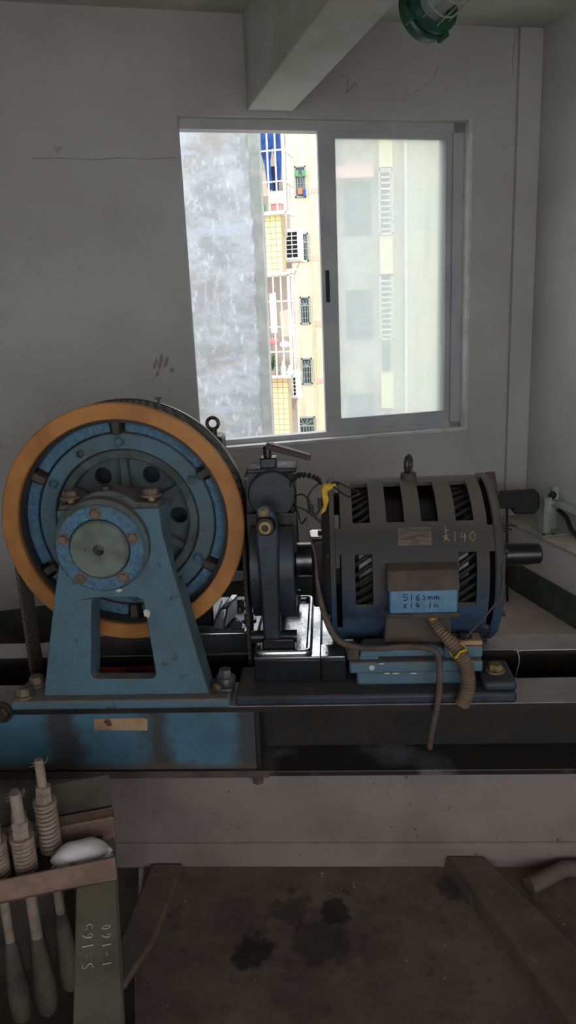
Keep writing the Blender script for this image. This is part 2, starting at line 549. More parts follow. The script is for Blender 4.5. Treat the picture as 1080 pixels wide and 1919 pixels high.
def shape_g(outer, holes, o, u, v, depth, xf=None):
    """shape in plane (u, v), thickness along u x v"""
    o, u, v = Vector(o), Vector(u), Vector(v)
    a = u.cross(v)
    vs, fs = curve_shape(outer, holes, depth)
    g = G(xf)
    return g.add([o + u * p[0] + v * p[1] + a * p[2] for p in vs], fs)


def circle(cx, cy, r, n=24, a0=0.0, a1=2 * PI):
    full = abs(a1 - a0 - 2 * PI) < 1e-6
    k = n if full else n + 1
    return [(cx + r * math.cos(a0 + (a1 - a0) * i / n), cy + r * math.sin(a0 + (a1 - a0) * i / n)) for i in range(k)]


def rrect(x0, x1, y0, y1, r, n=4):
    out = []
    for cx, cy, a in ((x1 - r, y1 - r, 0), (x0 + r, y1 - r, 90), (x0 + r, y0 + r, 180), (x1 - r, y0 + r, 270)):
        for i in range(n + 1):
            t = R_(a + 90 * i / n)
            out.append((cx + r * math.cos(t), cy + r * math.sin(t)))
    return out


WLOC = {}


def link(name, g, mt, parent=None, bevel=0, angle=35, solid=True, seg=2):
    vs = [g.xf(p) for p in g.v] if g.xf else g.v
    vs = [Vector(p) for p in vs]
    if parent is None:
        xs = [p.x for p in vs]
        ys = [p.y for p in vs]
        org = Vector(((min(xs) + max(xs)) / 2, (min(ys) + max(ys)) / 2, min(p.z for p in vs)))
    else:
        org = WLOC[parent.name]
    me = bpy.data.meshes.new(name)
    me.from_pydata([tuple(p - org) for p in vs], [], g.f)
    me.validate()
    me.update()
    import bmesh
    bm = bmesh.new()
    bm.from_mesh(me)
    bmesh.ops.remove_doubles(bm, verts=bm.verts, dist=1e-5)
    if solid:
        bmesh.ops.recalc_face_normals(bm, faces=bm.faces)
    bm.to_mesh(me)
    bm.free()
    me.materials.append(M[mt] if isinstance(mt, str) else mt)
    me.shade_smooth()
    me.set_sharp_from_angle(angle=R_(angle))
    o = bpy.data.objects.new(name, me)
    COL.objects.link(o)
    if parent is None:
        o.location = org
        WLOC[o.name] = org
    else:
        o.parent = parent
        WLOC[o.name] = org
    if bevel:
        md = o.modifiers.new('bevel', 'BEVEL')
        md.width = bevel
        md.segments = seg
        md.limit_method = 'ANGLE'
        md.angle_limit = R_(40)
    return o


def tag(o, label=None, cat=None, group=None, kind=None):
    for k, v in (('label', label), ('category', cat), ('group', group), ('kind', kind)):
        if v:
            o[k] = v
    return o


def thing(name, label, cat, loc, group=None, kind=None):
    o = bpy.data.objects.new(name, None)
    COL.objects.link(o)
    o.location = loc
    o.empty_display_size = 0.05
    WLOC[o.name] = Vector(loc)
    return tag(o, label, cat, group, kind)


def struct(name, g, mt, label=None, **kw):
    return tag(link(name, g, mt, **kw), label, None, None, 'structure')


def spline(pts, k=8):
    """Catmull-Rom through the points"""
    P = [Vector(p) for p in pts]
    P = [P[0] * 2 - P[1]] + P + [P[-1] * 2 - P[-2]]
    out = []
    for i in range(1, len(P) - 2):
        for j in range(k):
            t = j / k
            a, b, c, d = P[i - 1], P[i], P[i + 1], P[i + 2]
            out.append(0.5 * ((2 * b) + (c - a) * t + (2 * a - 5 * b + 4 * c - d) * t * t + (3 * b - a - 3 * c + d) * t ** 3))
    out.append(P[-2])
    return out


# ------------------------------------------------------------------ the room
ZC = 2.96
SR, SL, DB = 0.05, -4.3, -5.9       # right wall, left wall, wall behind the camera
WS0, WS1, WZ0, WZ1 = -1.846, -0.345, 0.945, 2.53
WT = 0.22

g = shape_g([(SL - 0.2, 0), (SR + 0.2, 0), (SR + 0.2, ZC), (SL - 0.2, ZC)],
            [[(WS0, WZ0), (WS1, WZ0), (WS1, WZ1), (WS0, WZ1)]], (0, WT, 0), (1, 0, 0), (0, 0, 1), WT, RW)
wall_back = struct('wall_back', g, 'wall', 'white plaster wall around the sliding window')
g = G(RW).box(SR, SR + 0.2, DB - 0.2, WT, 0, ZC)
struct('wall_right', g, 'wall', 'white plaster wall meeting the window wall')
# the left wall is closed; the faces turned to the camera are lit from behind it, so the wall there is open to the sky
g = G(RW).box(SL - 0.2, SL, DB - 0.2, WT, 0, ZC)
struct('wall_left', g, 'wall')
g = shape_g([(SL - 0.2, 0), (SR + 0.2, 0), (SR + 0.2, ZC), (SL - 0.2, ZC)],
            [[(-4.1, 0.5), (-0.3, 0.5), (-0.3, 2.5), (-4.1, 2.5)]], (0, DB, 0), (1, 0, 0), (0, 0, 1), 0.2, RW)
struct('wall_front', g, 'wall')
struct('ceiling', G(RW).box(SL - 0.2, SR + 0.2, DB - 0.2, WT, ZC, ZC + 0.15), 'ceil', 'plain white painted ceiling')
struct('trim_1', G(RW).box(-1.511, -1.287, DB, 0, 2.553, ZC), 'ceil', 'white painted concrete ceiling beam running to the window head', bevel=0.006)
struct('trim_2', G(RW).box(-0.083, SR, -0.025, 0, 0.4, ZC), 'wall', 'shallow white corner pilaster', bevel=0.004)

# floor with a shaft opening under the rope hitch frame
def to_room(x, y):
    v = Vector((x - CX, y - CY, 0))
    return (v.dot(E1), v.dot(E2))


hole = [(-3.6, -3.3), (-2.47, -3.3), to_room(-0.69, 2.205), to_room(-1.95, 2.205)]
slot = [to_room(-0.31, 2.06), to_room(-0.22, 2.06), to_room(-0.22, 2.205), to_room(-0.31, 2.205)]
g = shape_g([(SL - 0.2, DB - 0.2), (SR + 0.2, DB - 0.2), (SR + 0.2, WT), (SL - 0.2, WT)], [hole, slot], (0, 0, -0.1), (1, 0, 0), (0, 1, 0), 0.1, RW)
struct('floor', g, 'floor', 'dusty beige concrete floor')
g = G(RW)
g.box(-3.9, -2.2, -3.4, -1.2, -0.9, -0.8)
g.box(-3.9, -3.8, -3.4, -1.2, -0.8, -0.1).box(-2.37, -2.27, -3.4, -1.2, -0.8, -0.1)
g.box(-3.8, -2.37, -3.4, -3.3, -0.8, -0.1).box(-3.8, -2.37, -1.3, -1.2, -0.8, -0.1)
struct('trim_3', g, 'kerb', 'dark shaft opening in the floor under the rope rods')
# oily concrete screed in front of the machine plinth
g = G()
outl = [RW(p) for p in ((-2.46, -2.02, 0), (-2.46, -3.9, 0), (-1.70, -3.9, 0), (-1.70, -2.13, 0))]
g.prism([(outl[1].x, outl[1].y), (0.95, 0.12), (0.305, 1.889), (-0.598, 1.889), (-0.545, 1.55)],
        (0, 0, 0.0), (1, 0, 0), (0, 1, 0), 0.006)
struct('trim_4', g, 'floor_dark', 'dark oil-stained concrete screed in front of the plinth')
g = G()
g.prism([(0.42, 1.889), (0.305 + 0.45, 0.75), (2.1, 0.75), (1.75, 1.889)], (0, 0, 0), (1, 0, 0), (0, 1, 0), 0.004)
struct('trim_5', g, 'floor_dark', 'dark dirty floor beyond the raised kerb')
# raised kerb beside the screed
k0, k1 = Vector((0.300, 1.889, 0)), Vector((0.300 + 0.42, 1.889 - 1.15, 0))
k2, k3 = k1 + Vector((0.29, 0.0, 0)), k0 + Vector((0.115, 0, 0))
up = Vector((0, 0, 0.045))
g = G().hexa([k0, k1, k2, k3], [k0 + up + Vector((0.006, 0, 0)), k1 + up + Vector((0.006, 0, 0)), k2 + up, k3 + up])
struct('trim_6', g, 'kerb', 'raised concrete kerb slanting away from the plinth', bevel=0.006)
g = G()
kerb = [(-0.575, 1.885), (-0.600, 1.50), (-0.545, 1.46), (-0.500, 1.60), (-0.478, 1.885)]
g.prism(kerb, (0, 0, 0.0), (1, 0, 0), (0, 1, 0), 0.022)
struct('trim_7', g, 'floor_dark', 'short broken kerb beside the shaft opening', bevel=0.008)
# conduit lying on the floor beyond the kerb
g = G().tube([(0.52, 1.785, 0.028), (0.64, 1.855, 0.028), (1.2, 1.857, 0.028)], 0.024, 12)
tag(link('floor_pipe', g, 'kerb'), 'dusty grey pipe lying on floor at foot of plinth', 'pipe')

# skirtings, ledge
struct('baseboard_back', G(RW).box(SL, -0.10, -0.012, 0, 0, 0.2), 'skirt', 'dark painted skirting under the window wall')
struct('trim_8', G(RW).box(-0.10, SR, -3.2, -0.0, 0, 0.385), 'wall', 'low white masonry ledge along the right wall')
struct('trim_9', G(RW).box(-0.115, SR, -3.2, -0.0, 0.385, 0.40), 'ledge', 'dusty beige top of the masonry ledge', bevel=0.003)
struct('baseboard_right', G(RW).box(-0.112, -0.10, -3.2, -0.012, 0, 0.17), 'skirt', 'dark chipped skirting along the ledge')

# hairline cracks and smudges in the plaster
def crack(pts, w=0.0022, d=-0.0006, parent=wall_back):
    g = G(RW)
    for (a, b), (c2, d2) in zip(pts[:-1], pts[1:]):
        t = Vector((c2 - a, 0, d2 - b)).normalized()
        nrm = Vector((-t.z, 0, t.x)) * w * random.uniform(0.5, 1)
        p, q = Vector((a, d, b)), Vector((c2, d, d2))
        back = Vector((0, 0.002, 0))
        g.hexa([p - nrm, q - nrm, q + nrm, p + nrm], [p - nrm + back, q - nrm + back, q + nrm + back, p + nrm + back])
    return link('crack', g, 'brownrust', parent)


crack([(-2.52, 2.338), (-2.38, 2.34), (-2.25, 2.333), (-2.12, 2.343), (-2.0, 2.338), (-1.87, 2.345)], 0.0012)
crack([(-0.70, 2.63), (-0.62, 2.67), (-0.55, 2.71), (-0.52, 2.78)], 0.001)
crack([(-0.10, 2.95), (-0.105, 2.88), (-0.112, 2.82), (-0.108, 2.74)], 0.0014)
crack([(-1.03, 2.72), (-1.0, 2.70), (-1.01, 2.64), (-0.96, 2.69), (-0.955, 2.66)], 0.0012)
for s, z, w, h in ((-2.045, 1.395, 0.011, 0.03), (-2.018, 1.405, 0.013, 0.04), (-1.99, 1.40, 0.011, 0.034), (-1.965, 1.36, 0.012, 0.014), (-2.04, 1.345, 0.010, 0.02)):
    link('smudge', G(RW).prism([(s + w * math.cos(t) * random.uniform(0.6, 1.1) + h * 0.3 * math.sin(t), z + h * math.sin(t) * random.uniform(0.7, 1.1)) for t in [k * PI / 6 for k in range(12)]],
         (0, -0.0008, 0), (1, 0, 0), (0, 0, 1), -0.001), 'smudge', wall_back)

# ------------------------------------------------------------------ window
win = thing('window_1', 'grey aluminium sliding window, one side slid open', None, RW((-1.1, 0, WZ0)), kind='structure')
fd0, fd1 = 0.055, 0.125
g = G(RW)
fz0, fz1 = WZ0 + 0.012, WZ1 - 0.012
g.box(WS0, WS1, fd0, fd1, fz1 - 0.035, fz1 + 0.012)
g.box(WS0, WS1, fd0, fd1, WZ0, fz0 + 0.018)
g.box(WS0, WS0 + 0.012, fd0, fd1, WZ0, WZ1)
g.box(WS1 - 0.062, WS1, fd0, fd1, WZ0, WZ1)
g.box(WS1 - 0.075, WS1 - 0.062, fd0 + 0.012, fd1, WZ0, WZ1)
link('window_frame', g, 'alu', win, bevel=0.002)
g = G(RW).box(WS0 - 0.012, WS1 + 0.012, -0.012, fd0, WZ0 - 0.014, WZ0 + 0.003)
link('window_sill', g, 'aluwhite', win, bevel=0.003)
g = G(RW).box(WS1 - 0.002, WS1 + 0.018, -0.006, fd0, WZ0, WZ1 + 0.01)
link('jamb', g, 'aluwhite', win, bevel=0.003)


def sash(s0, s1, d0, d1, zb, zt, wl, wr, wb, wt, glass_d):
    fr = link('sash', G(RW).box(s0, s0 + wl, d0, d1, zb, zt).box(s1 - wr, s1, d0, d1, zb, zt)
              .box(s0 + wl, s1 - wr, d0, d1, zb, zb + wb).box(s0 + wl, s1 - wr, d0, d1, zt - wt, zt), 'alu', win, bevel=0.0025)
    link('pane', G(RW).box(s0 + wl, s1 - wr, glass_d, glass_d + 0.005, zb + wb, zt - wt), 'dirtyglass', fr)
    return fr


fr = sash(-1.145, -0.42, 0.060, 0.085, fz0 + 0.01, fz1 - 0.03, 0.088, 0.022, 0.075, 0.035, 0.072)
link('latch', G(RW).box(-1.125, -1.105, 0.050, 0.062, 1.66, 1.82).box(-1.12, -1.11, 0.040, 0.05, 1.70, 1.78), 'blackmatt', fr, bevel=0.003)
fr2 = link('sash', G(RW).box(-1.135, -1.085, 0.092, 0.117, fz0 + 0.01, fz1 - 0.03).box(-0.46, -0.41, 0.092, 0.117, fz0 + 0.01, fz1 - 0.03)
           .box(-1.085, -0.46, 0.092, 0.117, fz0 + 0.01, fz0 + 0.07).box(-1.085, -0.46, 0.092, 0.117, fz1 - 0.06, fz1 - 0.03), 'alu', win, bevel=0.0025)

# ------------------------------------------------------------------ plinth and steel beams
g = G().box(-2.0, 1.75, 1.905, 2.03, 0, 0.325)
g2 = G().box(-2.0, 1.75, 1.889, 1.906, 0, 0.066)
g2.hexa([(-2.0, 1.889, 0.066), (1.75, 1.889, 0.066), (1.75, 1.906, 0.066), (-2.0, 1.906, 0.066)],
        [(-2.0, 1.900, 0.079), (1.75, 1.900, 0.079), (1.75, 1.906, 0.079), (-2.0, 1.906, 0.079)])
pl = struct('trim_10', g, 'plinth', 'long grey concrete plinth carrying the steel beams', bevel=0.004)
link('foot_moulding', g2, 'plinth', pl, bevel=0.003)
struct('trim_11', G().box(-2.0, 1.57, 2.206, 2.33, 0, 0.325), 'plinth', 'rear concrete plinth under the back beam')


def channel(name, y_open, y_web, label):
    t = thing(name, label, 'beam', (-0.1, (y_open + y_web) / 2, 0.325))
    s = 1 if y_web > y_open else -1
    lo, hi = min(y_open, y_web), max(y_open, y_web)
    link('bottom_flange', G().box(-2.0, 1.57, lo, hi, 0.325, 0.343), 'flangeoil', t, bevel=0.003)
    link('top_flange', G().box(-2.0, 1.57, lo, hi, 0.548, 0.55), 'flange', t)
    link('flange_edge', G().box(-2.0, 1.57, lo, hi, 0.532, 0.548), 'steel', t)
    link('web', G().box(-2.0, 1.57, y_web - 0.012 if s > 0 else y_web, y_web if s > 0 else y_web + 0.012, 0.343, 0.532), 'steel', t)
    return t


fb = channel('steel_channel', 1.872, 2.015, 'black oily steel channel with blue front plate on the near plinth')
rb = channel('steel_channel', 2.206, 2.318, 'dark steel channel on the plinth nearer the window wall')
link('front_plate', G().box(-1.9, -0.236, 1.882, 1.892, 0.343, 0.532), 'bluebeam', fb, bevel=0.003)
bp = link('edge_weld', G().box(-1.9, -0.20, 1.868, 1.876, 0.324, 0.345), 'brownrust', fb, bevel=0.002)
link('end_stiffener', G().box(-0.236, -0.222, 1.88, 2.0, 0.343, 0.532), 'steel', fb, bevel=0.002)
link('bolt', G().cyl((-0.236, 1.885, 0.326), (-0.236, 1.885, 0.300), 0.017, n=6), 'brownrust', fb)
link('bolt', G().hexbolt((-0.955, 1.866, 0.545), (0, -1, 0), 0.024, 0.02), 'boltdark', fb)
tg = link('card_strip', G().prism([(-0.696, 0.476), (-0.544, 0.474), (-0.541, 0.508), (-0.552, 0.514), (-0.697, 0.512)], (0, 1.882, 0), (1, 0, 0), (0, 0, 1), 0.004), 'tag')
tag(tg, 'tan card strip stuck on blue plate below the pedestal', 'tag')
link('tear', G().prism([(-0.668, 0.505), (-0.655, 0.489), (-0.644, 0.492), (-0.648, 0.510), (-0.66, 0.512)], (0, 1.878, 0), (1, 0, 0), (0, 0, 1), 0.002), 'brownrust', tg)

# ------------------------------------------------------------------ bearing pedestal
SX, SZ = -0.616, 1.026
ped = thing('bearing_pedestal', 'blue cast-iron bearing pedestal with trapezoid opening, in front of orange wheel', 'pedestal', (SX, 1.95, 0.55))
link('foot_flange', G().box(-0.925, -0.300, 1.862, 1.992, 0.550, 0.578), 'bluepaint', ped, bevel=0.007)
outer = [(-0.838, 0.578), (-0.362, 0.578), (-0.388, 0.70), (-0.418, 0.86), (-0.443, 0.98), (-0.456, 1.06), (-0.458, 1.122), (-0.735, 1.122), (-0.735, 1.06), (-0.745, 0.98), (-0.775, 0.86), (-0.812, 0.70)]
hol = []
P4 = [(-0.697, 0.628), (-0.507, 0.626), (-0.524, 0.872), (-0.668, 0.874)]
for i in range(4):
    p, a, b = Vector(P4[i]), Vector(P4[i - 1]), Vector(P4[(i + 1) % 4])
    r = 0.022
    q0, q1 = p + (a - p).normalized() * r, p + (b - p).normalized() * r
    for k in range(5):
        t = k / 4
        hol.append(tuple((q0 * (1 - t) + p * t) * (1 - t) + (p * (1 - t) + q1 * t) * t))
link('body', shape_g(outer, [hol], (0, 1.935, 0), (1, 0, 0), (0, 0, 1), 0.04), 'bluepaint', ped, bevel=0.008)
# the hollow back of the casting: bearing block and side walls
link('bearing_block', G().prism([(-0.735, 0.90), (-0.455, 0.90), (-0.458, 1.120), (-0.735, 1.120)], (0, 2.02, 0), (1, 0, 0), (0, 0, 1), 0.09), 'bluepaint', ped, bevel=0.006)
link('side_wall', G().prism([(-0.836, 0.578), (-0.800, 0.578), (-0.735, 0.90), (-0.765, 0.90)], (0, 1.985, 0), (1, 0, 0), (0, 0, 1), 0.055), 'bluepaint', ped)
link('side_wall', G().prism([(-0.400, 0.578), (-0.364, 0.578), (-0.428, 0.90), (-0.456, 0.90)], (0, 1.985, 0), (1, 0, 0), (0, 0, 1), 0.055), 'bluepaint', ped)
link('inner_rib', G().prism([(-0.712, 0.60), (-0.699, 0.60), (-0.668, 0.89), (-0.681, 0.89)], (0, 1.985, 0), (1, 0, 0), (0, 0, 1), 0.055), 'bluepaint', ped)
cap = [(-0.462, 1.118), (-0.462, 1.132), (-0.50, 1.135)] + [(SX + 0.012 + 0.125 * math.cos(t), 1.03 + 0.140 * math.sin(t)) for t in [R_(50 + 80 * k / 16) for k in range(17)]] + [(-0.695, 1.135), (-0.733, 1.132), (-0.733, 1.118)]
link('bearing_cap', G().prism(cap, (0, 1.99, 0), (1, 0, 0), (0, 0, 1), 0.085), 'bluegrime', ped, bevel=0.006)
link('grease_plug', G().hexbolt((SX + 0.008, 1.93, 1.168), (0, 0, 1), 0.014, 0.012), 'boltdark', ped)
for x in (-0.708, -0.487):
    b = link('cap_bolt', G().cyl((x, 1.94, 1.13), (x, 1.94, 1.158), 0.011, n=12), 'brass', ped)
    link('nut', G().hexbolt((x, 1.94, 1.148), (0, 0, 1), 0.021, 0.020), 'bolt', b)
hs = link('housing', G().lathe([(0.084, 0), (0.128, 0), (0.128, 0.03), (0.122, 0.036), (0.084, 0.036)], (SX, 1.90, SZ + 0.004), (0, -1, 0), 48, close=True), 'bluegrime', ped)
cf = link('cover_flange', G().lathe([(0.119, 0), (0.119, 0.022), (0.115, 0.027), (0.083, 0.027), (0.080, 0.022), (0.080, 0)], (SX, 1.88, SZ), (0, -1, 0), 56, close=True), 'bluebright', ped)
cc = link('end_cover', G().lathe([(0.079, 0), (0.079, 0.030), (0.074, 0.037), (0.0155, 0.037), (0.014, 0.034), (0.014, -0.012)], (SX, 1.88, SZ), (0, -1, 0), 48), 'cover', ped)
for k in range(5):
    a = R_(90 + 72 * k)
    link('bolt', G().hexbolt((SX + 0.098 * math.cos(a), 1.853, SZ + 0.098 * math.sin(a)), (0, -1, 0), 0.0125, 0.011), 'bolt', cf)
for (x, y, m) in ((-0.895, 1.895, 'bolt'), (-0.885, 1.965, 'bolt')):
    link('foot_bolt', G().hexbolt((x, y, 0.578), (0, 0, 1), 0.021, 0.028), m, ped)
link('paint_chip', G().prism([(-0.525, 0.818), (-0.512, 0.812), (-0.507, 0.828), (-0.518, 0.838), (-0.526, 0.832)], (0, 1.8945, 0), (1, 0, 0), (0, 0, 1), 0.001), 'chip', ped)
link('paint_chip', G().prism([(-0.598, 0.893), (-0.586, 0.888), (-0.578, 0.896), (-0.590, 0.899)], (0, 1.8945, 0), (1, 0, 0), (0, 0, 1), 0.001), 'chip', ped)

# ------------------------------------------------------------------ drive sheave
YS = 2.08
sh = thing('drive_sheave', 'big traction wheel with orange rim and blue spoked face', 'wheel', (SX, YS + 0.07, SZ - 0.35))
link('rim_ring', G().lathe([(0.311, 0.09), (0.311, 0.004), (0.314, 0), (0.356, 0), (0.360, 0.004), (0.360, 0.014), (0.350, 0.018), (0.350, 0.02), (0.32, 0.022), (0.32, 0.09)], (SX, YS, SZ), (0, 1, 0), 96, close=True), 'orange', sh)
prof = [(0.30, 0.02), (0.351, 0.02)]
for k in range(5):
    y = 0.028 + k * 0.020
    prof += [(0.351, y), (0.3424, y + 0.0008), (0.3424, y + 0.0152), (0.351, y + 0.016)]
prof += [(0.351, 0.132), (0.356, 0.134), (0.356, 0.148), (0.30, 0.148)]
link('grooved_rim', G().lathe(prof, (SX, YS, SZ), (0, 1, 0), 96, close=True), 'black', sh)
# recessed disc behind everything
holes = [circle(0.148 * math.cos(R_(60 * k)), 0.148 * math.sin(R_(60 * k)), 0.027, 20) for k in range(6)]
link('web', shape_g(circle(0, 0, 0.200, 64), holes, (SX, YS + 0.125, SZ), (1, 0, 0), (0, 0, 1), 0.02), 'bluegrime', sh, angle=30)
link('recess_disc', G().lathe([(0.19, 0.085), (0.313, 0.085), (0.313, 0.10), (0.19, 0.10)], (SX, YS, SZ), (0, 1, 0), 72, close=True), 'brownrust', sh)
link('inner_ring', G().lathe([(0.187, 0.12), (0.187, 0.066), (0.191, 0.062), (0.211, 0.062), (0.214, 0.066), (0.214, 0.12)], (SX, YS, SZ), (0, 1, 0), 72, close=True), 'bluegrime', sh)
bring = link('bolt_ring', G().lathe([(0.217, 0.09), (0.217, 0.058), (0.220, 0.054), (0.262, 0.054), (0.266, 0.060), (0.266, 0.09)], (SX, YS, SZ), (0, 1, 0), 72, close=True), 'bluepaint', sh)
for k in range(6):
    a = R_(30 + 60 * k)
    link('bolt', G().hexbolt((SX + 0.240 * math.cos(a), YS + 0.054, SZ + 0.240 * math.sin(a)), (0, -1, 0), 0.0125, 0.010), 'boltblue', bring)
link('plug', G().lathe([(0.0115, 0), (0.0115, 0.007), (0.010, 0.008), (0.0065, 0.008), (0.006, 0.001)], (SX - 0.118, YS + 0.055, SZ + 0.208), (0, -1, 0), 16), 'boltdark', bring)


def arc_block(r0, r1, a0, a1, y0, y1, n=12, xc=SX, zc=SZ):
    g = G()
    poly = [(r1 * math.cos(a0 + (a1 - a0) * i / n), r1 * math.sin(a0 + (a1 - a0) * i / n)) for i in range(n + 1)]
    poly += [(r0 * math.cos(a1 + (a0 - a1) * i / n), r0 * math.sin(a1 + (a0 - a1) * i / n)) for i in range(n + 1)]
    return g.prism(poly, (xc, y1, zc), (1, 0, 0), (0, 0, 1), y1 - y0)


for k in range(6):
    a = R_(30 + 60 * k)
    link('segment', arc_block(0.269, 0.305, a + R_(4.5), a + R_(55.5), YS + 0.050, YS + 0.088), 'bluebright', sh, bevel=0.004)
    link('rib', G().hexa(*[[Vector((SX, yy, SZ)) + Vector((math.cos(a), 0, math.sin(a))) * r + Vector((-math.sin(a), 0, math.cos(a))) * w
                            for r, w in ((0.262, -0.010), (0.312, -0.012), (0.312, 0.012), (0.262, 0.010))] for yy in (YS + 0.086, YS + 0.028)]), 'brownrust', sh, bevel=0.003)
    link('spoke', G().hexa(*[[Vector((SX, yy, SZ)) + Vector((math.cos(a), 0, math.sin(a))) * r + Vector((-math.sin(a), 0, math.cos(a))) * w
                              for r, w in ((0.09, -0.014), (0.188, -0.010), (0.188, 0.010), (0.09, 0.014))] for yy in (YS + 0.11, YS + 0.075)]), 'bluegrime', sh, bevel=0.003)
link('hub', G().lathe([(0.10, 0.0), (0.10, 0.05), (0.095, 0.06), (0.05, 0.06)], (SX, YS + 0.11, SZ), (0, -1, 0), 40), 'bluegrime', sh)
link('shaft', G().cyl((SX, 2.035, SZ), (SX, 2.262, SZ), 0.05, n=28), 'black', sh)
link('rope_clip', G().cyl((-0.485, 2.12, 1.360), (-0.485, 2.12, 1.392), 0.004, n=8).box(-0.494, -0.476, 2.113, 2.127, 1.386, 1.392), 'boltdark', sh)

# hoist ropes
for k in range(5):
    y = YS + 0.036 + k * 0.020
    rr = 0.3495
    pts = [(SX - rr, y, z) for z in (-0.7, 0.2, 0.5, 0.8)] + [(SX + rr * math.cos(t), y, SZ + rr * math.sin(t)) for t in [PI - PI * i / 48 for i in range(49)]] + [(SX + rr, y, z) for z in (0.8, 0.5, 0.2, -0.2)]
    o = link('hoist_rope', G().tube(pts, 0.0064, 8), 'rope')
    tag(o, ('steel hoist rope in the wheel groove next to the orange rim', 'steel hoist rope in second wheel groove from the orange rim', 'steel hoist rope in the middle groove of the traction wheel',
            'steel hoist rope in second wheel groove from the gearbox', 'steel hoist rope in the wheel groove next to the gearbox')[k], 'rope', 'hoist ropes over the traction wheel')
# red pipe behind the wheel
tag(link('red_bar', G().cyl((-0.82, 2.062, 0.552), (-0.42, 2.062, 0.552), 0.028, n=18), 'red'), 'red painted bar seen through the pedestal opening', 'bar')

# ------------------------------------------------------------------ gearbox behind the sheave
gb = thing('gearbox', 'dark worm gearbox with lifting eye, behind the traction wheel', 'gearbox', (-0.6, 2.4, 0.55))
link('casing', G().lathe([(0.12, -0.02), (0.27, -0.02), (0.29, 0.0), (0.29, 0.16), (0.27, 0.18), (0.12, 0.18)], (SX, 2.29, SZ - 0.02), (0, 1, 0), 56), 'bluedark', gb)
link('base', G().box(-0.88, -0.40, 2.27, 2.50, 0.626, 0.80), 'black', gb, bevel=0.01)
link('worm_housing', G().lathe([(0.075, 0), (0.075, 0.25), (0.095, 0.26), (0.095, 0.285)], (-0.55, 2.375, 0.85), (1, 0, 0), 32), 'black', gb)
link('foot', G().box(-0.92, -0.245, 2.205, 2.52, 0.55, 0.628), 'oil', gb, bevel=0.006)
link('shoulder', G().box(-0.42, -0.345, 2.34, 2.45, 1.0, 1.238), 'black', gb, bevel=0.012)
ey = link('eye_bolt', G().cyl((-0.378, 2.395, 1.236), (-0.378, 2.395, 1.257), 0.012, n=14), 'boltdark', gb)
link('eye', G().tube([(-0.378 + 0.0185 * math.cos(t), 2.395, 1.274 + 0.0185 * math.sin(t)) for t in [2 * PI * i / 24 for i in range(24)]], 0.0058, 10, closed=True), 'boltdark', ey)
for x, y, r, z in ((-0.285, 2.30, 0.018, 0.628), (-0.315, 2.23, 0.016, 0.628), (-0.33, 2.42, 0.02, 0.628)):
    link('foot_bolt', G().cyl((x, y, z), (x, y, z + 0.03), r * 0.6, n=10).hexbolt((x, y, z), (0, 0, 1), r, 0.026), 'boltshine', gb)
link('cover_rib', G().hexa([(-0.40, 2.22, 0.63), (-0.36, 2.22, 0.63), (-0.33, 2.34, 0.63), (-0.37, 2.34, 0.63)], [(-0.37, 2.23, 0.70), (-0.345, 2.23, 0.70), (-0.32, 2.33, 0.71), (-0.345, 2.33, 0.71)]), 'oil', gb, bevel=0.006)

# bolt-down clamp at right end of pedestal foot
cl = thing('beam_clamp', 'oily clamp block with bolt at right end of pedestal foot', 'clamp', (-0.325, 1.94, 0.578))
link('block', G().prism(rrect(-0.352, -0.292, 0, 0.095, 0.012), (0, 1.888, 0.578), (1, 0, 0), (0, 1, 0), 0.016), 'oil', cl, bevel=0.003)
link('bolt', G().hexbolt((-0.322, 1.955, 0.594), (0, 0, 1), 0.020, 0.03), 'boltshine', cl)
link('nut', G().hexbolt((-0.338, 1.903, 0.594), (0, 0, 1), 0.010, 0.008), 'brass', cl)

# ------------------------------------------------------------------ bedplate with drip tray
bed = thing('bedplate', 'black oil-wet machine bedplate with drip tray, under brake and motor', 'bedplate', (0.1, 2.1, 0.55))
link('foot_rail', G().box(-0.285, 0.49, 1.870, 2.06, 0.550, 0.580), 'bluedark', bed, bevel=0.008)
link('box_section', G().box(-0.235, -0.045, 1.95, 2.32, 0.580, 0.652), 'black', bed, bevel=0.004)
link('box_front', G().box(-0.045, 0.028, 1.95, 2.03, 0.580, 0.652), 'black', bed, bevel=0.004)
link('low_step', G().box(-0.045, 0.028, 2.03, 2.32, 0.580, 0.615), 'oil', bed, bevel=0.003)
link('tray_floor', G().box(-0.236, -0.045, 1.95, 2.40, 0.652, 0.660), 'oil', bed, bevel=0.002)
link('tray_lip', G().box(-0.045, 0.026, 1.95, 2.03, 0.652, 0.660), 'oil', bed, bevel=0.002)
rim = [(-0.226, 1.962), (-0.078, 1.962), (-0.078, 2.388), (-0.226, 2.388)]
pts = []
for i in range(4):
    p, a, b = Vector(rim[i] + (0.668,)), Vector(rim[i - 1] + (0.668,)), Vector(rim[(i + 1) % 4] + (0.668,))
    q0, q1 = p + (a - p).normalized() * 0.02, p + (b - p).normalized() * 0.02
    for k in range(6):
        t = k / 5
        pts.append((q0 * (1 - t) + p * t) * (1 - t) + (p * (1 - t) + q1 * t) * t)
link('tray_rim', G().tube(pts, 0.009, 10, closed=True), 'oil', bed)
link('end_lug', G().box(0.40, 0.492, 1.875, 2.02, 0.582, 0.610), 'bluedark', bed, bevel=0.01)
link('lug_bolt', G().hexbolt((0.445, 1.945, 0.610), (0, 0, 1), 0.020, 0.022), 'brass', bed)
link('back_rail', G().box(0.412, 0.49, 2.26, 2.315, 0.550, 0.64), 'bluedark', bed, bevel=0.006)

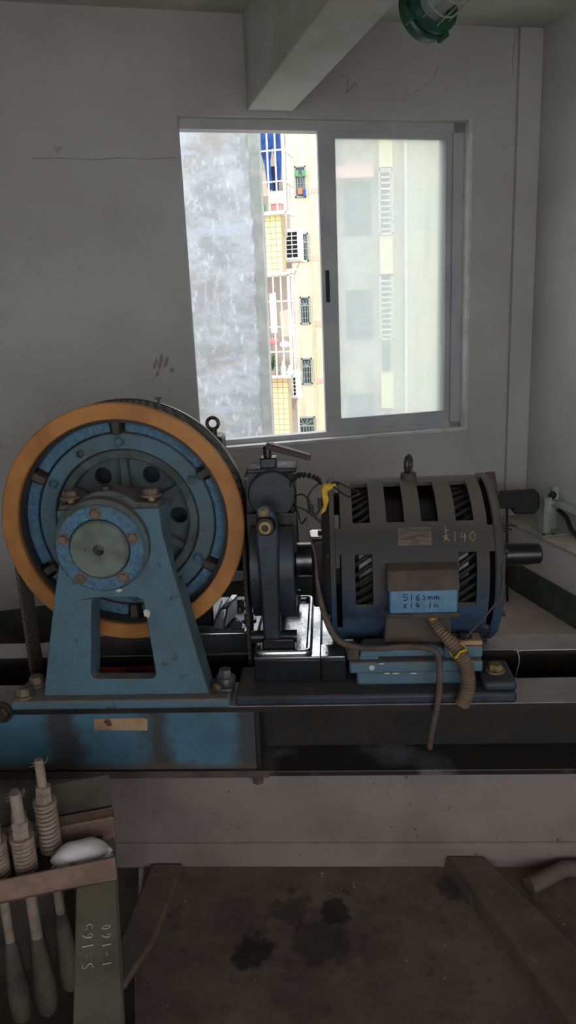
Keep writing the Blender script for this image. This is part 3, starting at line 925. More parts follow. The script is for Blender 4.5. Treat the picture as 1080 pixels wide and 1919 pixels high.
# ------------------------------------------------------------------ brake
AX_Y, AX_Z = 2.17, 0.879
br = thing('brake', 'dark blue drum brake with upright arms and round magnet between wheel and motor', 'brake', (-0.175, 2.17, 0.66))
link('drum', G().lathe([(0.06, 0), (0.145, 0.0), (0.150, 0.004), (0.150, 0.116), (0.145, 0.12), (0.06, 0.12)], (-0.235, AX_Y, AX_Z), (1, 0, 0), 56), 'black', br)
for sgn in (-1, 1):
    yc = AX_Y + sgn * 0.165
    # arm: swept rib with shoe, narrow at the top
    face = [(-0.207, 0.690), (-0.158, 0.690), (-0.154, 0.90), (-0.150, 1.02), (-0.158, 1.075), (-0.172, 1.098), (-0.194, 1.098), (-0.209, 1.075), (-0.216, 1.02), (-0.212, 0.90)]
    arm = link('arm', G().prism(face, (0, yc + 0.02, 0), (1, 0, 0), (0, 0, 1), 0.045), 'brakeblue', br, bevel=0.008)
    sy0, sy1 = (AX_Y - 0.172, AX_Y - 0.150) if sgn < 0 else (AX_Y + 0.150, AX_Y + 0.172)
    g = G()
    n = 14
    prof = []
    for i in range(n + 1):
        t = R_(-52 + 104 * i / n)
        prof.append((sgn * math.cos(t), math.sin(t)))
    vs, fs = [], []
    for i, (cy, sz) in enumerate(prof):
        for x, r in ((-0.240, 0.152), (-0.240, 0.176), (-0.112, 0.176), (-0.112, 0.152)):
            vs.append((x, AX_Y + cy * r, AX_Z + sz * r))
    for i in range(n):
        for q in range(4):
            q2 = (q + 1) % 4
            fs.append((i * 4 + q, i * 4 + q2, i * 4 + 4 + q2, i * 4 + 4 + q))
    fs += [(0, 1, 2, 3), (n * 4 + 3, n * 4 + 2, n * 4 + 1, n * 4)]
    sho = link('shoe', g.add(vs, fs), 'brakeblue', br, bevel=0.003)
    for x in (-0.228, -0.125):
        link('shoe_bolt', G().hexbolt((x, AX_Y + sgn * 0.176, AX_Z - 0.005), (0, sgn, 0), 0.006, 0.006, False), 'boltdark', sho)
    link('pivot', G().cyl((-0.245, yc, 0.70), (-0.112, yc, 0.70), 0.018, n=16), 'black', br)
    link('pivot_block', G().box(-0.212, -0.118, yc - 0.03, yc + 0.03, 0.66, 0.705), 'black', br, bevel=0.006)
# side cheek plates with square lightening holes
for x0, x1 in ((-0.250, -0.238), (-0.114, -0.102)):
    pass
link('cheek_plate', shape_g([(-0.246, 0.93), (-0.106, 0.93), (-0.104, 1.05), (-0.248, 1.05)], [rrect(-0.236, -0.219, 0.975, 0.998, 0.002), rrect(-0.144, -0.124, 0.975, 1.0, 0.002)],
                            (0, 2.09, 0), (1, 0, 0), (0, 0, 1), 0.012), 'black', br, bevel=0.002)
# spring rod with nuts toward the viewer
rodp = link('spring_rod', G().cyl((-0.184, 1.955, 1.045), (-0.184, 2.385, 1.045), 0.008, n=12), 'boltdark', br)
link('spring_cup', G().lathe([(0.028, 0), (0.028, 0.02), (0.024, 0.026), (0.014, 0.026)], (-0.184, 1.982, 1.045), (0, -1, 0), 24), 'black', br)
ln = link('lock_nut', G().lathe([(0.009, 0.0), (0.0195, 0.0), (0.0195, 0.010), (0.017, 0.014), (0.010, 0.014), (0.009, 0.012)], (-0.184, 1.957, 1.045), (0, -1, 0), 24, close=True), 'brass', br)
link('upper_bolt', G().cyl((-0.186, 1.99, 1.085), (-0.186, 1.962, 1.085), 0.019, n=20), 'brakeblue', br)
link('upper_nut', G().hexbolt((-0.186, 1.962, 1.085), (0, -1, 0), 0.0095, 0.008), 'brass', br)
# magnet
mg = link('magnet_body', G().prism(rrect(-0.254, -0.108, 1.02, 1.165, 0.016), (0, 2.25, 0), (1, 0, 0), (0, 0, 1), 0.13), 'brakeblue', br, bevel=0.004)
link('magnet_cover', G().lathe([(0.070, 0), (0.070, 0.028), (0.066, 0.034), (0.0, 0.035)], (-0.172, 2.122, 1.102), (0, -1, 0), 48), 'brakeblue', mg)
for x, z in ((-0.125, 1.148), (-0.122, 1.037), (-0.247, 1.148)):
    link('screw', G().hexbolt((x, 2.12, z), (0, -1, 0), 0.0075, 0.006, False), 'bolt', mg)
link('top_plate', G().box(-0.245, -0.100, 2.11, 2.23, 1.163, 1.176), 'brakeblue', br, bevel=0.004)
st = link('stem', G().box(-0.205, -0.158, 2.12, 2.17, 1.174, 1.205).cyl((-0.184, 2.145, 1.20), (-0.184, 2.145, 1.238), 0.012, n=14), 'black', br, bevel=0.004)
lev = Vector((0.128, -0.012, -0.038))
lp = Vector((-0.186, 2.143, 1.240))
u = lev.normalized()
sdv = Vector((0, 1, 0))
nn = u.cross(sdv).normalized()
link('release_lever', G().hexa([lp - sdv * 0.016 - nn * 0.010, lp + lev - sdv * 0.014 - nn * 0.009, lp + lev + sdv * 0.014 - nn * 0.009, lp + sdv * 0.016 - nn * 0.010],
                               [lp - sdv * 0.014 + nn * 0.007, lp + lev - sdv * 0.011 + nn * 0.006, lp + lev + sdv * 0.011 + nn * 0.006, lp + sdv * 0.014 + nn * 0.007]), 'maroon', br, bevel=0.002)
link('lever_strip', G().hexa([lp + u * 0.012 - sdv * 0.009 + nn * 0.0072, lp + lev * 0.96 - sdv * 0.008 + nn * 0.0065, lp + lev * 0.96 + sdv * 0.010 + nn * 0.0065, lp + u * 0.012 + sdv * 0.012 + nn * 0.0072],
                             [lp + u * 0.012 - sdv * 0.009 + nn * 0.010, lp + lev * 0.96 - sdv * 0.008 + nn * 0.009, lp + lev * 0.96 + sdv * 0.010 + nn * 0.009, lp + u * 0.012 + sdv * 0.012 + nn * 0.010]), 'zinc', br)

# coupling between brake drum and motor
cp = thing('shaft_coupling', 'short round shaft coupling between brake drum and motor end', 'coupling', (-0.06, AX_Y, 0.66))
link('sleeve', G().cyl((-0.1145, AX_Y, AX_Z), (-0.0545, AX_Y, AX_Z), 0.052, n=32), 'shinydark', cp, bevel=0.003)
link('collar', G().lathe([(0.030, 0), (0.062, 0), (0.066, 0.004), (0.066, 0.018), (0.030, 0.018)], (-0.0540, AX_Y, AX_Z), (1, 0, 0), 32), 'black', cp)

# ------------------------------------------------------------------ motor
mo = thing('electric_motor', 'round slotted electric motor, dusty grey over blue paint, with terminal box', 'motor', (0.22, AX_Y, 0.66))
MR, MR2 = 0.243, 0.231


def slotted_shell(x_breaks, th_breaks, void):
    g = G()
    nx, nt = len(x_breaks), len(th_breaks)
    vs = []
    for r in (MR, MR2):
        for x in x_breaks:
            for t in th_breaks:
                vs.append((x, AX_Y - r * math.cos(R_(t)), AX_Z + r * math.sin(R_(t))))
    idx = lambda l, i, j: l * nx * nt + i * nt + (j % nt)
    solid = {}
    for i in range(nx - 1):
        for j in range(nt):
            t0 = th_breaks[j]
            t1 = th_breaks[(j + 1) % nt] + (360 if j == nt - 1 else 0)
            xm, tm = (x_breaks[i] + x_breaks[i + 1]) / 2, (t0 + t1) / 2
            tm = (tm + 180) % 360 - 180
            solid[i, j] = not void(xm, tm)
    fs = []
    S = lambda i, j: solid.get((i, j % nt), False)
    for i in range(nx - 1):
        for j in range(nt):
            if not S(i, j):
                continue
            fs.append((idx(0, i, j), idx(0, i + 1, j), idx(0, i + 1, j + 1), idx(0, i, j + 1)))
            fs.append((idx(1, i, j), idx(1, i, j + 1), idx(1, i + 1, j + 1), idx(1, i + 1, j)))
            if not S(i - 1, j):
                fs.append((idx(0, i, j), idx(0, i, j + 1), idx(1, i, j + 1), idx(1, i, j)))
            if not S(i + 1, j):
                fs.append((idx(0, i + 1, j), idx(1, i + 1, j), idx(1, i + 1, j + 1), idx(0, i + 1, j + 1)))
            if not S(i, j - 1):
                fs.append((idx(0, i, j), idx(1, i, j), idx(1, i + 1, j), idx(0, i + 1, j)))
            if not S(i, j + 1):
                fs.append((idx(0, i, j + 1), idx(0, i + 1, j + 1), idx(1, i + 1, j + 1), idx(1, i, j + 1)))
    return g.add(vs, fs)


UPX = [(0.055, 0.103), (0.148, 0.197), (0.243, 0.289), (0.337, 0.385)]
LOX = [(0.058, 0.106), (0.338, 0.386)]
xb = sorted({0.0, 0.006, 0.021, 0.42, 0.434, 0.44} | {v for p in UPX + LOX for v in p})
tb = sorted({-180 + 5 * i for i in range(72)} | {41.5, 81.0, 98.0, 138.0, 20.6, -15.6, 38.0, 88.0})


def mvoid(x, t):
    for a, b in UPX:
        if a < x < b and (41.5 < t < 81):
            return True
    for a, b in LOX:
        if a < x < b and (-15.6 < t < 20.6 or t > 160 or t < -165):
            return True
    if 0.006 < x < 0.021 or 0.42 < x < 0.434:
        if 38 < t < 88 or -40 < t < 20.6 or 98 < t < 138 or t > 160 or t < -140:
            return True
    return False


# paint: dust on upper part, blue where it was wiped lower down (worn border)
N = NT('motor_paint')
zz = N.axis(2)
nz = N.noise(7, 6, 0.65)
edge = N.math('ADD', zz, N.math('MULTIPLY', N.math('SUBTRACT', nz, 0.5), 0.16))
wiped = N.ramp(edge, 0.80, 0.905, inv=True)
grey = N.mix(N.ramp(N.noise(5), 0.42, 0.6), lin(60, 59, 59), lin(74, 68, 64))
blue = N.mix(N.ramp(N.noise(11), 0.4, 0.62), lin(52, 78, 104), lin(36, 48, 62))
col = N.mix(wiped, grey, blue)
f = N.math('MULTIPLY', N.ramp(N.normz(), 0.55, 1.0), 0.8)
col = N.mix(f, col, lin(126, 117, 108))
N.l(col, N.b.inputs['Base Color'])
N.b.inputs['Roughness'].default_value = 0.75
N.bump(N.noise(90, 4), 0.25, 0.003)
M['motorpaint'] = N.m

shell = link('casing', slotted_shell(xb, tb, mvoid), 'motorpaint', mo, angle=40)
link('end_bell', G().lathe([(0.10, -0.035), (0.19, -0.03), (0.240, -0.012), (0.248, -0.008), (0.248, 0.004), (0.244, 0.006), (0.10, 0.006)], (0.0, AX_Y, AX_Z), (1, 0, 0), 72), 'motorpaint', mo)
link('end_bell', G().lathe([(0.10, -0.002), (0.244, -0.002), (0.248, 0.002), (0.249, 0.016), (0.244, 0.024), (0.17, 0.036), (0.10, 0.04)], (0.436, AX_Y, AX_Z), (1, 0, 0), 72), 'motorpaint', mo)
link('stator', G().lathe([(0.12, 0.0), (0.205, 0.0), (0.205, 0.30), (0.12, 0.30)], (0.07, AX_Y, AX_Z), (1, 0, 0), 48, close=True), 'black', mo)
g = G()
for k in range(48):
    a = 2 * PI * k / 48
    a2 = a + 0.28
    p = Vector((0.03, AX_Y - 0.215 * math.cos(a), AX_Z + 0.215 * math.sin(a)))
    q = Vector((0.12, AX_Y - 0.222 * math.cos(a2), AX_Z + 0.222 * math.sin(a2)))
    g.tube([p, q], 0.006, 6)
    p2 = Vector((0.41, AX_Y - 0.215 * math.cos(a2), AX_Z + 0.215 * math.sin(a2)))
    q2 = Vector((0.32, AX_Y - 0.222 * math.cos(a), AX_Z + 0.222 * math.sin(a)))
    g.tube([p2, q2], 0.006, 6)
o = link('windings', g, 'winding', mo)
o['kind'] = 'stuff'
link('shaft', G().lathe([(0.034, 0), (0.034, 0.10), (0.031, 0.145), (0.026, 0.15)], (0.47, AX_Y, AX_Z), (1, 0, 0), 28), 'black', mo)
link('bearing_hub', G().lathe([(0.062, 0), (0.062, 0.035), (0.055, 0.042)], (0.468, AX_Y, AX_Z), (1, 0, 0), 32), 'black', mo)
link('end_bracket', G().box(-0.062, -0.012, 2.02, 2.098, 0.78, 0.985), 'black', mo, bevel=0.008)
lug = link('end_lug', G().prism(rrect(-0.068, -0.008, 0, 0.075, 0.014), (0, 2.025, 0.985), (1, 0, 0), (0, 1, 0), 0.008), 'oil', mo, bevel=0.002)
link('lug_bolt', G().hexbolt((-0.035, 2.06, 0.993), (0, 0, 1), 0.009, 0.008, False), 'boltdark', lug)
for a in (65, 20, -25):
    for x, s in ((-0.012, -1), (0.462, 1)):
        link('bolt', G().hexbolt((x, AX_Y - 0.238 * math.cos(R_(a)), AX_Z + 0.238 * math.sin(R_(a))), (s, 0, 0), 0.008, 0.008, False), 'boltdark', mo)
# lifting eye
le = link('lifting_eye', G().cyl((0.227, AX_Y, AX_Z + MR - 0.004), (0.227, AX_Y, AX_Z + MR + 0.016), 0.023, n=20).cyl((0.227, AX_Y, AX_Z + MR + 0.016), (0.227, AX_Y, AX_Z + MR + 0.03), 0.012, n=14), 'motor', mo)
el = Vector((0.35, 0.94, 0))
link('eye', G().tube([Vector((0.227, AX_Y, AX_Z + MR + 0.043)) + el * 0.020 * math.cos(t) + Vector((0, 0, 0.022 * math.sin(t))) for t in [2 * PI * i / 20 for i in range(20)]], 0.0085, 10, closed=True), 'boltdark', le)


def on_motor(x, t, r=MR):
    return Vector((x, AX_Y - r * math.cos(R_(t)), AX_Z + r * math.sin(R_(t))))


def patch(x0, x1, t0, t1, r0, r1, n=6):
    g = G()
    vs, fs = [], []
    for i in range(n + 1):
        t = t0 + (t1 - t0) * i / n
        vs += [on_motor(x0, t, r1), on_motor(x1, t, r1), on_motor(x1, t, r0), on_motor(x0, t, r0)]
    for i in range(n):
        for q in range(4):
            q2 = (q + 1) % 4
            fs.append((i * 4 + q, i * 4 + q2, i * 4 + 4 + q2, i * 4 + 4 + q))
    fs += [(0, 1, 2, 3), (n * 4 + 3, n * 4 + 2, n * 4 + 1, n * 4)]
    return g.add(vs, fs)


npl = link('name_plate', patch(0.177, 0.267, 25.5, 37.5, MR - 0.001, MR + 0.0022), 'plate', mo)
g = G()
for k in range(7):
    t = 27.2 + k * 1.4
    x = 0.184
    while x < 0.258:
        w = random.uniform(0.006, 0.02)
        g.tube([on_motor(x, t, MR + 0.0024), on_motor(min(x + w, 0.262), t, MR + 0.0024)], 0.0007, 4)
        x += w + random.uniform(0.003, 0.007)
link('embossed_lines', g, 'brownrust', npl)

# stroke lettering
GL = {
    '5': [[(0.9, 1), (0.2, 1), (0.15, 0.58), (0.6, 0.62), (0.85, 0.35), (0.6, 0.05), (0.1, 0.08)]],
    '1': [[(0.5, 1), (0.45, 0)]],
    '6': [[(0.75, 1), (0.3, 0.6), (0.2, 0.2), (0.5, 0.0), (0.78, 0.2), (0.6, 0.45), (0.25, 0.35)]],
    '2': [[(0.2, 0.6), (0.5, 0.72), (0.75, 0.5), (0.3, 0.1), (0.85, 0.1)]],
    '4': [[(0.35, 1), (0.1, 0.42), (0.85, 0.5)], [(0.62, 0.85), (0.58, 0.0)]],
    '0': [[(0.5, 1), (0.2, 0.65), (0.2, 0.25), (0.5, 0.0), (0.8, 0.3), (0.78, 0.7), (0.5, 1)]],
    'm': [[(0.05, 0.55), (0.1, 0.1)], [(0.1, 0.42), (0.3, 0.6), (0.45, 0.5), (0.45, 0.12)], [(0.45, 0.42), (0.68, 0.6), (0.85, 0.48), (0.9, 0.1)]],
    'n': [[(0.15, 0.6), (0.2, 0.1)], [(0.2, 0.45), (0.5, 0.62), (0.72, 0.5), (0.78, 0.1)]],
    'X': [[(0.1, 0.8), (0.8, 0.1)], [(0.8, 0.85), (0.1, 0.05)]],
    ':': [[(0.45, 0.62), (0.5, 0.55)], [(0.45, 0.25), (0.5, 0.2)]],
    '-': [[(0.2, 0.45), (0.8, 0.5)]],
    'S': [[(0.85, 0.9), (0.4, 1), (0.2, 0.7), (0.7, 0.45), (0.75, 0.15), (0.2, 0.0)]],
    '/': [[(0.75, 1.1), (0.25, -0.1)]],
    'k': [[(0.45, 1.6), (0.45, 0.15)], [(0.45, 1.1), (0.85, 1.15)], [(0.05, 0.55), (0.8, 0.62)], [(0.4, 0.5), (0.1, 0.05)], [(0.45, 0.5), (0.85, 0.05)]],
    ' ': [],
}


def lettering(name, text, place, size, adv, r, mt, parent):
    """place(u, v) maps text-plane metres to the surface"""
    g = G()
    x = 0
    for ch in text:
        for st_ in GL[ch]:
            g.tube([place(x + a * size * 0.8, b * size) for a, b in st_], r, 5)
        x += adv
    return tag(link(name, g, mt, parent), kind='stuff')


lettering('chalk_number', 'k140', lambda a, b: on_motor(0.296 + a, 27.3 + math.degrees(b / MR), MR + 0.0006), 0.028, 0.0235, 0.0012, 'chalk', mo)

# terminal box
TB = [(1.885, 0.812), (1.885, 0.878), (1.905, 0.925), (1.96, 0.945), (1.96, 0.812)]
tbx = link('terminal_box', G().prism([(p[0], p[1]) for p in TB], (0.146, 0, 0), (0, 1, 0), (0, 0, 1), 0.182), 'boxblue', mo, bevel=0.005)
link('box_lid_edge', G().box(0.140, 0.334, 1.880, 1.965, 0.800, 0.812), 'motor', tbx, bevel=0.003)
link('dusty_hood', G().prism([(1.881, 0.878), (1.902, 0.929), (1.962, 0.950), (1.962, 0.942), (1.906, 0.922), (1.886, 0.878)], (0.142, 0, 0), (0, 1, 0), (0, 0, 1), 0.190), 'brownrust', tbx, bevel=0.002)
link('box_lug', G().prism(rrect(0.121, 0.145, 0.815, 0.90, 0.006), (0, 1.955, 0), (1, 0, 0), (0, 0, 1), 0.008), 'bluebright', tbx, bevel=0.002)
lettering('marker_writing', '5162mm', lambda a, b: Vector((0.182 + a, 1.8846, 0.850 + b)), 0.018, 0.0165, 0.0013, 'writing', tbx)
lettering('marker_writing', 'X14 1n', lambda a, b: Vector((0.182 + a, 1.8846, 0.827 + b)), 0.017, 0.0165, 0.0013, 'writing', tbx)
# motor saddle under the box
link('saddle', G().hexa([(0.135, 1.94, 0.70), (0.322, 1.94, 0.70), (0.322, 2.36, 0.70), (0.135, 2.36, 0.70)],
                        [(0.142, 1.94, 0.80), (0.318, 1.94, 0.80), (0.318, 2.36, 0.80), (0.142, 2.36, 0.80)]), 'brownrust', mo, bevel=0.006)
link('foot_pad', G().box(0.315, 0.408, 1.940, 2.0, 0.690, 0.704), 'tag', mo, bevel=0.004)
link('foot_bolt', G().hexbolt((0.362, 1.968, 0.704), (0, 0, 1), 0.016, 0.014), 'boltdark', mo)
link('rear_tab', G().prism([(0.497, 1.085), (0.527, 1.085), (0.538, 1.030), (0.512, 1.0)], (0, 2.40, 0), (1, 0, 0), (0, 0, 1), 0.012), 'maroon', mo)
link('tab_arm', G().box(0.45, 0.512, 2.375, 2.39, 0.985, 1.02), 'maroon', mo)

# motor base
mb = thing('motor_base', 'blue stepped cast base with dark slot, under the electric motor', 'base', (0.23, 2.1, 0.582))
link('lower_block', G().box(0.056, 0.385, 1.925, 2.38, 0.580, 0.622), 'bluepaint', mb, bevel=0.008)
for y0, y1 in ((1.915, 2.02), (2.325, 2.39)):
    link('middle_block', G().box(0.036, 0.405, y0, y1, 0.622, 0.655), 'bluepaint', mb, bevel=0.006)
for y0, y1 in ((1.935, 1.995), (2.345, 2.385)):
    link('end_block', G().box(0.300, 0.408, y0, y1, 0.655, 0.690), 'bluepaint', mb, bevel=0.006)
    link('end_block', G().box(0.064, 0.12, y0, y1, 0.655, 0.667), 'bluepaint', mb, bevel=0.003)
link('top_rail', G().prism([(0.066, 0.667), (0.300, 0.667), (0.296, 0.689), (0.270, 0.700), (0.080, 0.697), (0.068, 0.686)], (0, 1.985, 0), (1, 0, 0), (0, 0, 1), 0.06), 'bluepaint', mb, bevel=0.004)
link('top_rail', G().box(0.066, 0.300, 2.345, 2.385, 0.667, 0.70), 'bluepaint', mb, bevel=0.004)
link('dusty_lug', G().box(0.030, 0.064, 1.93, 1.99, 0.655, 0.690), 'brownrust', mb, bevel=0.005)
for x, z in ((0.098, 0.640), (0.165, 0.622), (0.142, 0.6225), (0.215, 0.6215), (0.125, 0.652)):
    w = 0.010 if z > 0.63 else 0.012
    link('paint_chip', G().prism([(x + w * math.cos(t) * random.uniform(0.5, 1), z + (0.008 if z == 0.640 else 0.0022) * math.sin(t)) for t in [k * PI / 4 for k in range(8)]],
         (0, 1.9148, 0), (1, 0, 0), (0, 0, 1), 0.0008), 'chip', mb)

# ------------------------------------------------------------------ cables
pts = spline([(-0.070, 1.93, 1.075), (-0.062, 1.94, 1.02), (-0.05, 1.96, 0.955), (-0.046, 1.95, 0.88), (-0.03, 1.93, 0.80), (0.0, 1.91, 0.735), (0.05, 1.90, 0.712), (0.12, 1.90, 0.706),
              (0.19, 1.895, 0.712), (0.255, 1.89, 0.707), (0.278, 1.880, 0.685), (0.279, 1.866, 0.62), (0.272, 1.855, 0.56), (0.262, 1.855, 0.50), (0.257, 1.872, 0.45), (0.257, 1.895, 0.40)], 6)
rad = [0.0028 if i < 14 else 0.0028 + min(1, (i - 14) / 10) * 0.0062 for i in range(len(pts))]
tag(link('sheathed_cable', G().tube(pts, rad, 10), 'cablebrown'), 'brown sheathed cable sagging from brake wires past the motor base', 'cable')

cpts = spline([(0.264, 1.915, 0.784), (0.285, 1.893, 0.755), (0.315, 1.876, 0.725), (0.340, 1.864, 0.69), (0.352, 1.856, 0.645), (0.350, 1.848, 0.60), (0.335, 1.845, 0.56)], 16)
cd_ = thing('flexible_conduit', 'ribbed brown flexible conduit curling down from the terminal box', 'conduit', (0.335, 1.862, 0.55))
rib = []
for i in range(len(cpts)):
    t = i / (len(cpts) - 1)
    rib.append((0.0105 + 0.008 * min(1, t * 2.2)) + (0.0, 0.0026, 0.0026)[i % 3])
link('hose', G().tube(cpts, rib, 12), 'conduit', cd_)
link('gland', G().cyl((0.260, 1.920, 0.7985), (0.268, 1.910, 0.780), 0.0125, n=12), 'orange', cd_)
link('tape_wrap', G().tube(cpts[16:38], 0.0145, 10), 'wire', cd_)
tie = link('cable_tie', G().tube([Vector(cpts[40]) + Vector((0.021 * math.cos(t), 0.006 * math.cos(t) * 0, 0.021 * math.sin(t))) for t in [2 * PI * i / 14 for i in range(14)]], 0.0028, 6, closed=True)
           .tube([Vector(cpts[40]) + Vector(p) for p in ((-0.012, -0.02, -0.012), (0.0, -0.024, 0.008), (0.018, -0.022, 0.014))], 0.0035, 6), 'yellow', cd_)
tag(link('thin_wire', G().tube(spline([(0.452, 1.916, 0.935), (0.448, 1.910, 0.86), (0.41, 1.898, 0.802), (0.368, 1.878, 0.766), (0.350, 1.864, 0.750)], 8), 0.0022, 6), 'cablebrown'),
    'thin brown wire stretched across the lower right of motor', 'wire')

# loose control wires by the magnet
wn = thing('control_wires', 'tangle of thin black control wires with yellow tape between brake and motor', 'wires', (-0.06, 2.05, 1.06))
lead = spline([(-0.115, 2.07, 1.13), (-0.10, 2.06, 1.16), (-0.075, 2.05, 1.168), (-0.045, 2.04, 1.160), (-0.028, 2.03, 1.15)], 12)
link('coiled_lead', G().tube([p + Vector((0, 0.004 * math.cos(i * 1.3), 0.006 * math.sin(i * 1.3))) for i, p in enumerate(lead)], 0.004, 6), 'wire', wn)
for k, w in enumerate([
        [(-0.125, 2.06, 1.175), (-0.10, 2.05, 1.162), (-0.075, 2.05, 1.168), (-0.05, 2.05, 1.155)],
        [(-0.03, 2.03, 1.15), (-0.055, 2.02, 1.13), (-0.068, 2.02, 1.10), (-0.060, 2.02, 1.07)],
        [(-0.108, 2.07, 1.10), (-0.085, 2.05, 1.112), (-0.065, 2.04, 1.098), (-0.058, 2.03, 1.075)],
        [(-0.108, 2.07, 1.075), (-0.08, 2.05, 1.068), (-0.05, 2.04, 1.045), (-0.028, 2.03, 1.028), (-0.05, 2.04, 1.052), (-0.06, 2.04, 1.07)],
        [(-0.06, 2.03, 1.07), (-0.045, 2.03, 1.058), (-0.03, 2.03, 1.085), (-0.02, 2.03, 1.13), (-0.012, 2.03, 1.148)],
        [(-0.01, 2.03, 1.142), (0.015, 2.02, 1.150), (0.045, 2.01, 1.138), (0.075, 2.0, 1.122), (0.05, 2.0, 1.112), (0.03, 2.01, 1.12), (0.005, 2.02, 1.138)],
        [(-0.108, 2.07, 1.09), (-0.098, 2.05, 1.06), (-0.09, 2.02, 1.04), (-0.082, 1.97, 1.05), (-0.070, 1.93, 1.075)]]):
    link('wire', G().tube(spline(w, 6), 0.0024, 6), 'wire', wn)
link('connector', G().box(-0.068, -0.052, 2.02, 2.035, 1.062, 1.088), 'blackmatt', wn, bevel=0.002)
link('connector', G().box(-0.040, -0.028, 2.02, 2.035, 1.078, 1.106), 'blackmatt', wn, bevel=0.002)
link('tape_wrap', G().prism([(-0.036, 1.055), (-0.018, 1.068), (-0.008, 1.10), (-0.012, 1.122), (0.012, 1.138), (0.014, 1.146), (-0.022, 1.146), (-0.030, 1.128), (-0.024, 1.085)], (0, 2.035, 0), (1, 0, 0), (0, 0, 1), 0.016), 'yellow', wn, bevel=0.004)

# ------------------------------------------------------------------ black sensor unit on its bracket at the ledge
bk = thing('bracket', 'pale zinc steel bracket with rail standing on the masonry ledge', 'bracket', RW((-0.03, -0.35, 0.40)))
link('foot_plate', G(RW).box(-0.115, 0.03, -0.47, -0.30, 0.40, 0.406), 'zinc', bk)
for s0, d0 in ((-0.085, -0.42), (-0.005, -0.36)):
    link('post', G(RW).box(s0, s0 + 0.045, d0, d0 + 0.006, 0.40, 0.60 if s0 < -0.05 else 0.64).box(s0, s0 + 0.006, d0, d0 + 0.045, 0.40, 0.60 if s0 < -0.05 else 0.64), 'zinc', bk)
link('rail', G(RW).box(0.0, 0.038, -1.6, -0.33, 0.535, 0.57), 'zinc', bk, bevel=0.002)
link('knob', G(RW).sphere((-0.008, -0.375, 0.60), 0.022, 14), 'blackmatt', bk)
for s0, d0 in ((-0.10, -0.45), (-0.05, -0.46), (0.005, -0.31)):
    link('bolt', G(RW).hexbolt((s0, d0, 0.406), (0, 0, 1), 0.008, 0.008, False), 'boltdark', bk)
tag(link('black_hose', G(RW).tube(spline([(0.02, -0.40, 0.520), (0.022, -0.47, 0.49), (0.02, -0.52, 0.44), (0.02, -0.60, 0.4145), (0.02, -0.75, 0.4135), (0.02, -0.9, 0.4135)], 8), 0.012, 8), 'wire'),
    'black hose drooping from bracket onto the ledge', 'hose')
sn = thing('sensor_unit', 'long black sensor housing held out beside the motor by the bracket', 'sensor', (1.0, 4.0, 0.5))
link('housing', G().prism([(0.862, 0.60), (0.905, 0.628), (1.103, 0.634), (1.112, 0.61), (1.112, 0.54), (1.090, 0.512), (0.985, 0.512), (0.965, 0.545), (0.868, 0.55)], (0, 4.03, 0), (1, 0, 0), (0, 0, 1), 0.08), 'blackmatt', sn, bevel=0.008)
link('arm', G().box(1.115, 1.20, 3.985, 3.997, 0.555, 0.572), 'zinc', sn)
link('clamp', G().cyl((1.112, 3.99, 0.56), (1.120, 3.99, 0.56), 0.014, n=12), 'blackmatt', sn)
tag(link('black_lead', G().tube(spline([(0.950, 3.985, 0.541), (0.952, 3.985, 0.45), (0.955, 3.98, 0.33), (0.96, 3.97, 0.10), (0.965, 3.97, 0.004)], 6), 0.007, 8), 'wire'), 'black lead dropping straight down from the sensor housing', 'wire')
for k in range(3):
    tag(link('loose_wire', G().tube(spline([(0.479, 2.19, 0.968 - 0.008 * k), (0.513, 2.19, 0.966 - 0.009 * k), (0.55 - 0.012 * k, 2.19, 0.962 - 0.012 * k)], 6), 0.0028, 6), 'wire'),
        ('uppermost', 'middle', 'lowermost')[k] + ' short loose black wire poking from motor above the shaft', 'wire', 'loose wire ends at motor shaft')
tag(link('tie_wire', G().tube(spline([(0.56, 2.196, 0.551), (0.567, 2.19, 0.556), (0.575, 2.188, 0.52), (0.565, 2.19, 0.45), (0.57, 2.19, 0.40)], 6), 0.0016, 5)
         .tube(spline([(0.567, 2.19, 0.553), (0.60, 2.192, 0.553), (0.70, 2.19, 0.554), (0.85, 2.194, 0.553)], 6), 0.0016, 5), 'chip'), 'thin pale tie wire looped over edge of back beam', 'wire')

# ------------------------------------------------------------------ rope hitch frame
hf = thing('rope_hitch_frame', 'rusty angle-iron frame carrying sprung rope rods over shaft opening', 'frame', RW((-2.7, -2.25, 0.0)))
fbz0, fbz1 = 0.362, 0.420
fbar = link('front_bar', G(RW).box(-3.7, -2.410, -2.330, -2.322, fbz0, fbz1).box(-3.7, -2.410, -2.330, -2.285, fbz0, fbz0 + 0.008), 'rust', hf, bevel=0.002)
link('rear_bar', G(RW).box(-3.7, -2.409, -2.178, -2.170, 0.340, fbz1).box(-3.7, -2.409, -2.178, -2.135, fbz1 - 0.008, fbz1), 'rust', hf, bevel=0.002)
RODS = ((-2.560, -2.205), (-2.612, -2.262), (-2.672, -2.262), (-2.622, -2.206))
link('seat_plate', shape_g([(-3.7, -2.322), (-2.44, -2.322), (-2.44, -2.178), (-3.7, -2.178)], [circle(a, b, 0.0165, 16) for a, b in RODS], (0, 0, 0.366), (1, 0, 0), (0, 1, 0), 0.008, RW), 'darkgreen', hf)
link('back_plate', G(RW).box(-3.7, -2.412, -2.125, -2.117, 0.30, 0.505), 'darkgreen', hf)
sb = link('side_beam', G(RW).box(-2.502, -2.414, -3.6, -2.10, 0.352, 0.360).box(-2.502, -2.494, -3.6, -2.10, 0.28, 0.352).box(-2.422, -2.414, -3.6, -2.10, 0.28, 0.352), 'greenish', hf, bevel=0.002)
link('side_beam', G(RW).box(-3.70, -3.61, -3.6, -2.10, 0.28, 0.360), 'greenish', hf, bevel=0.002)
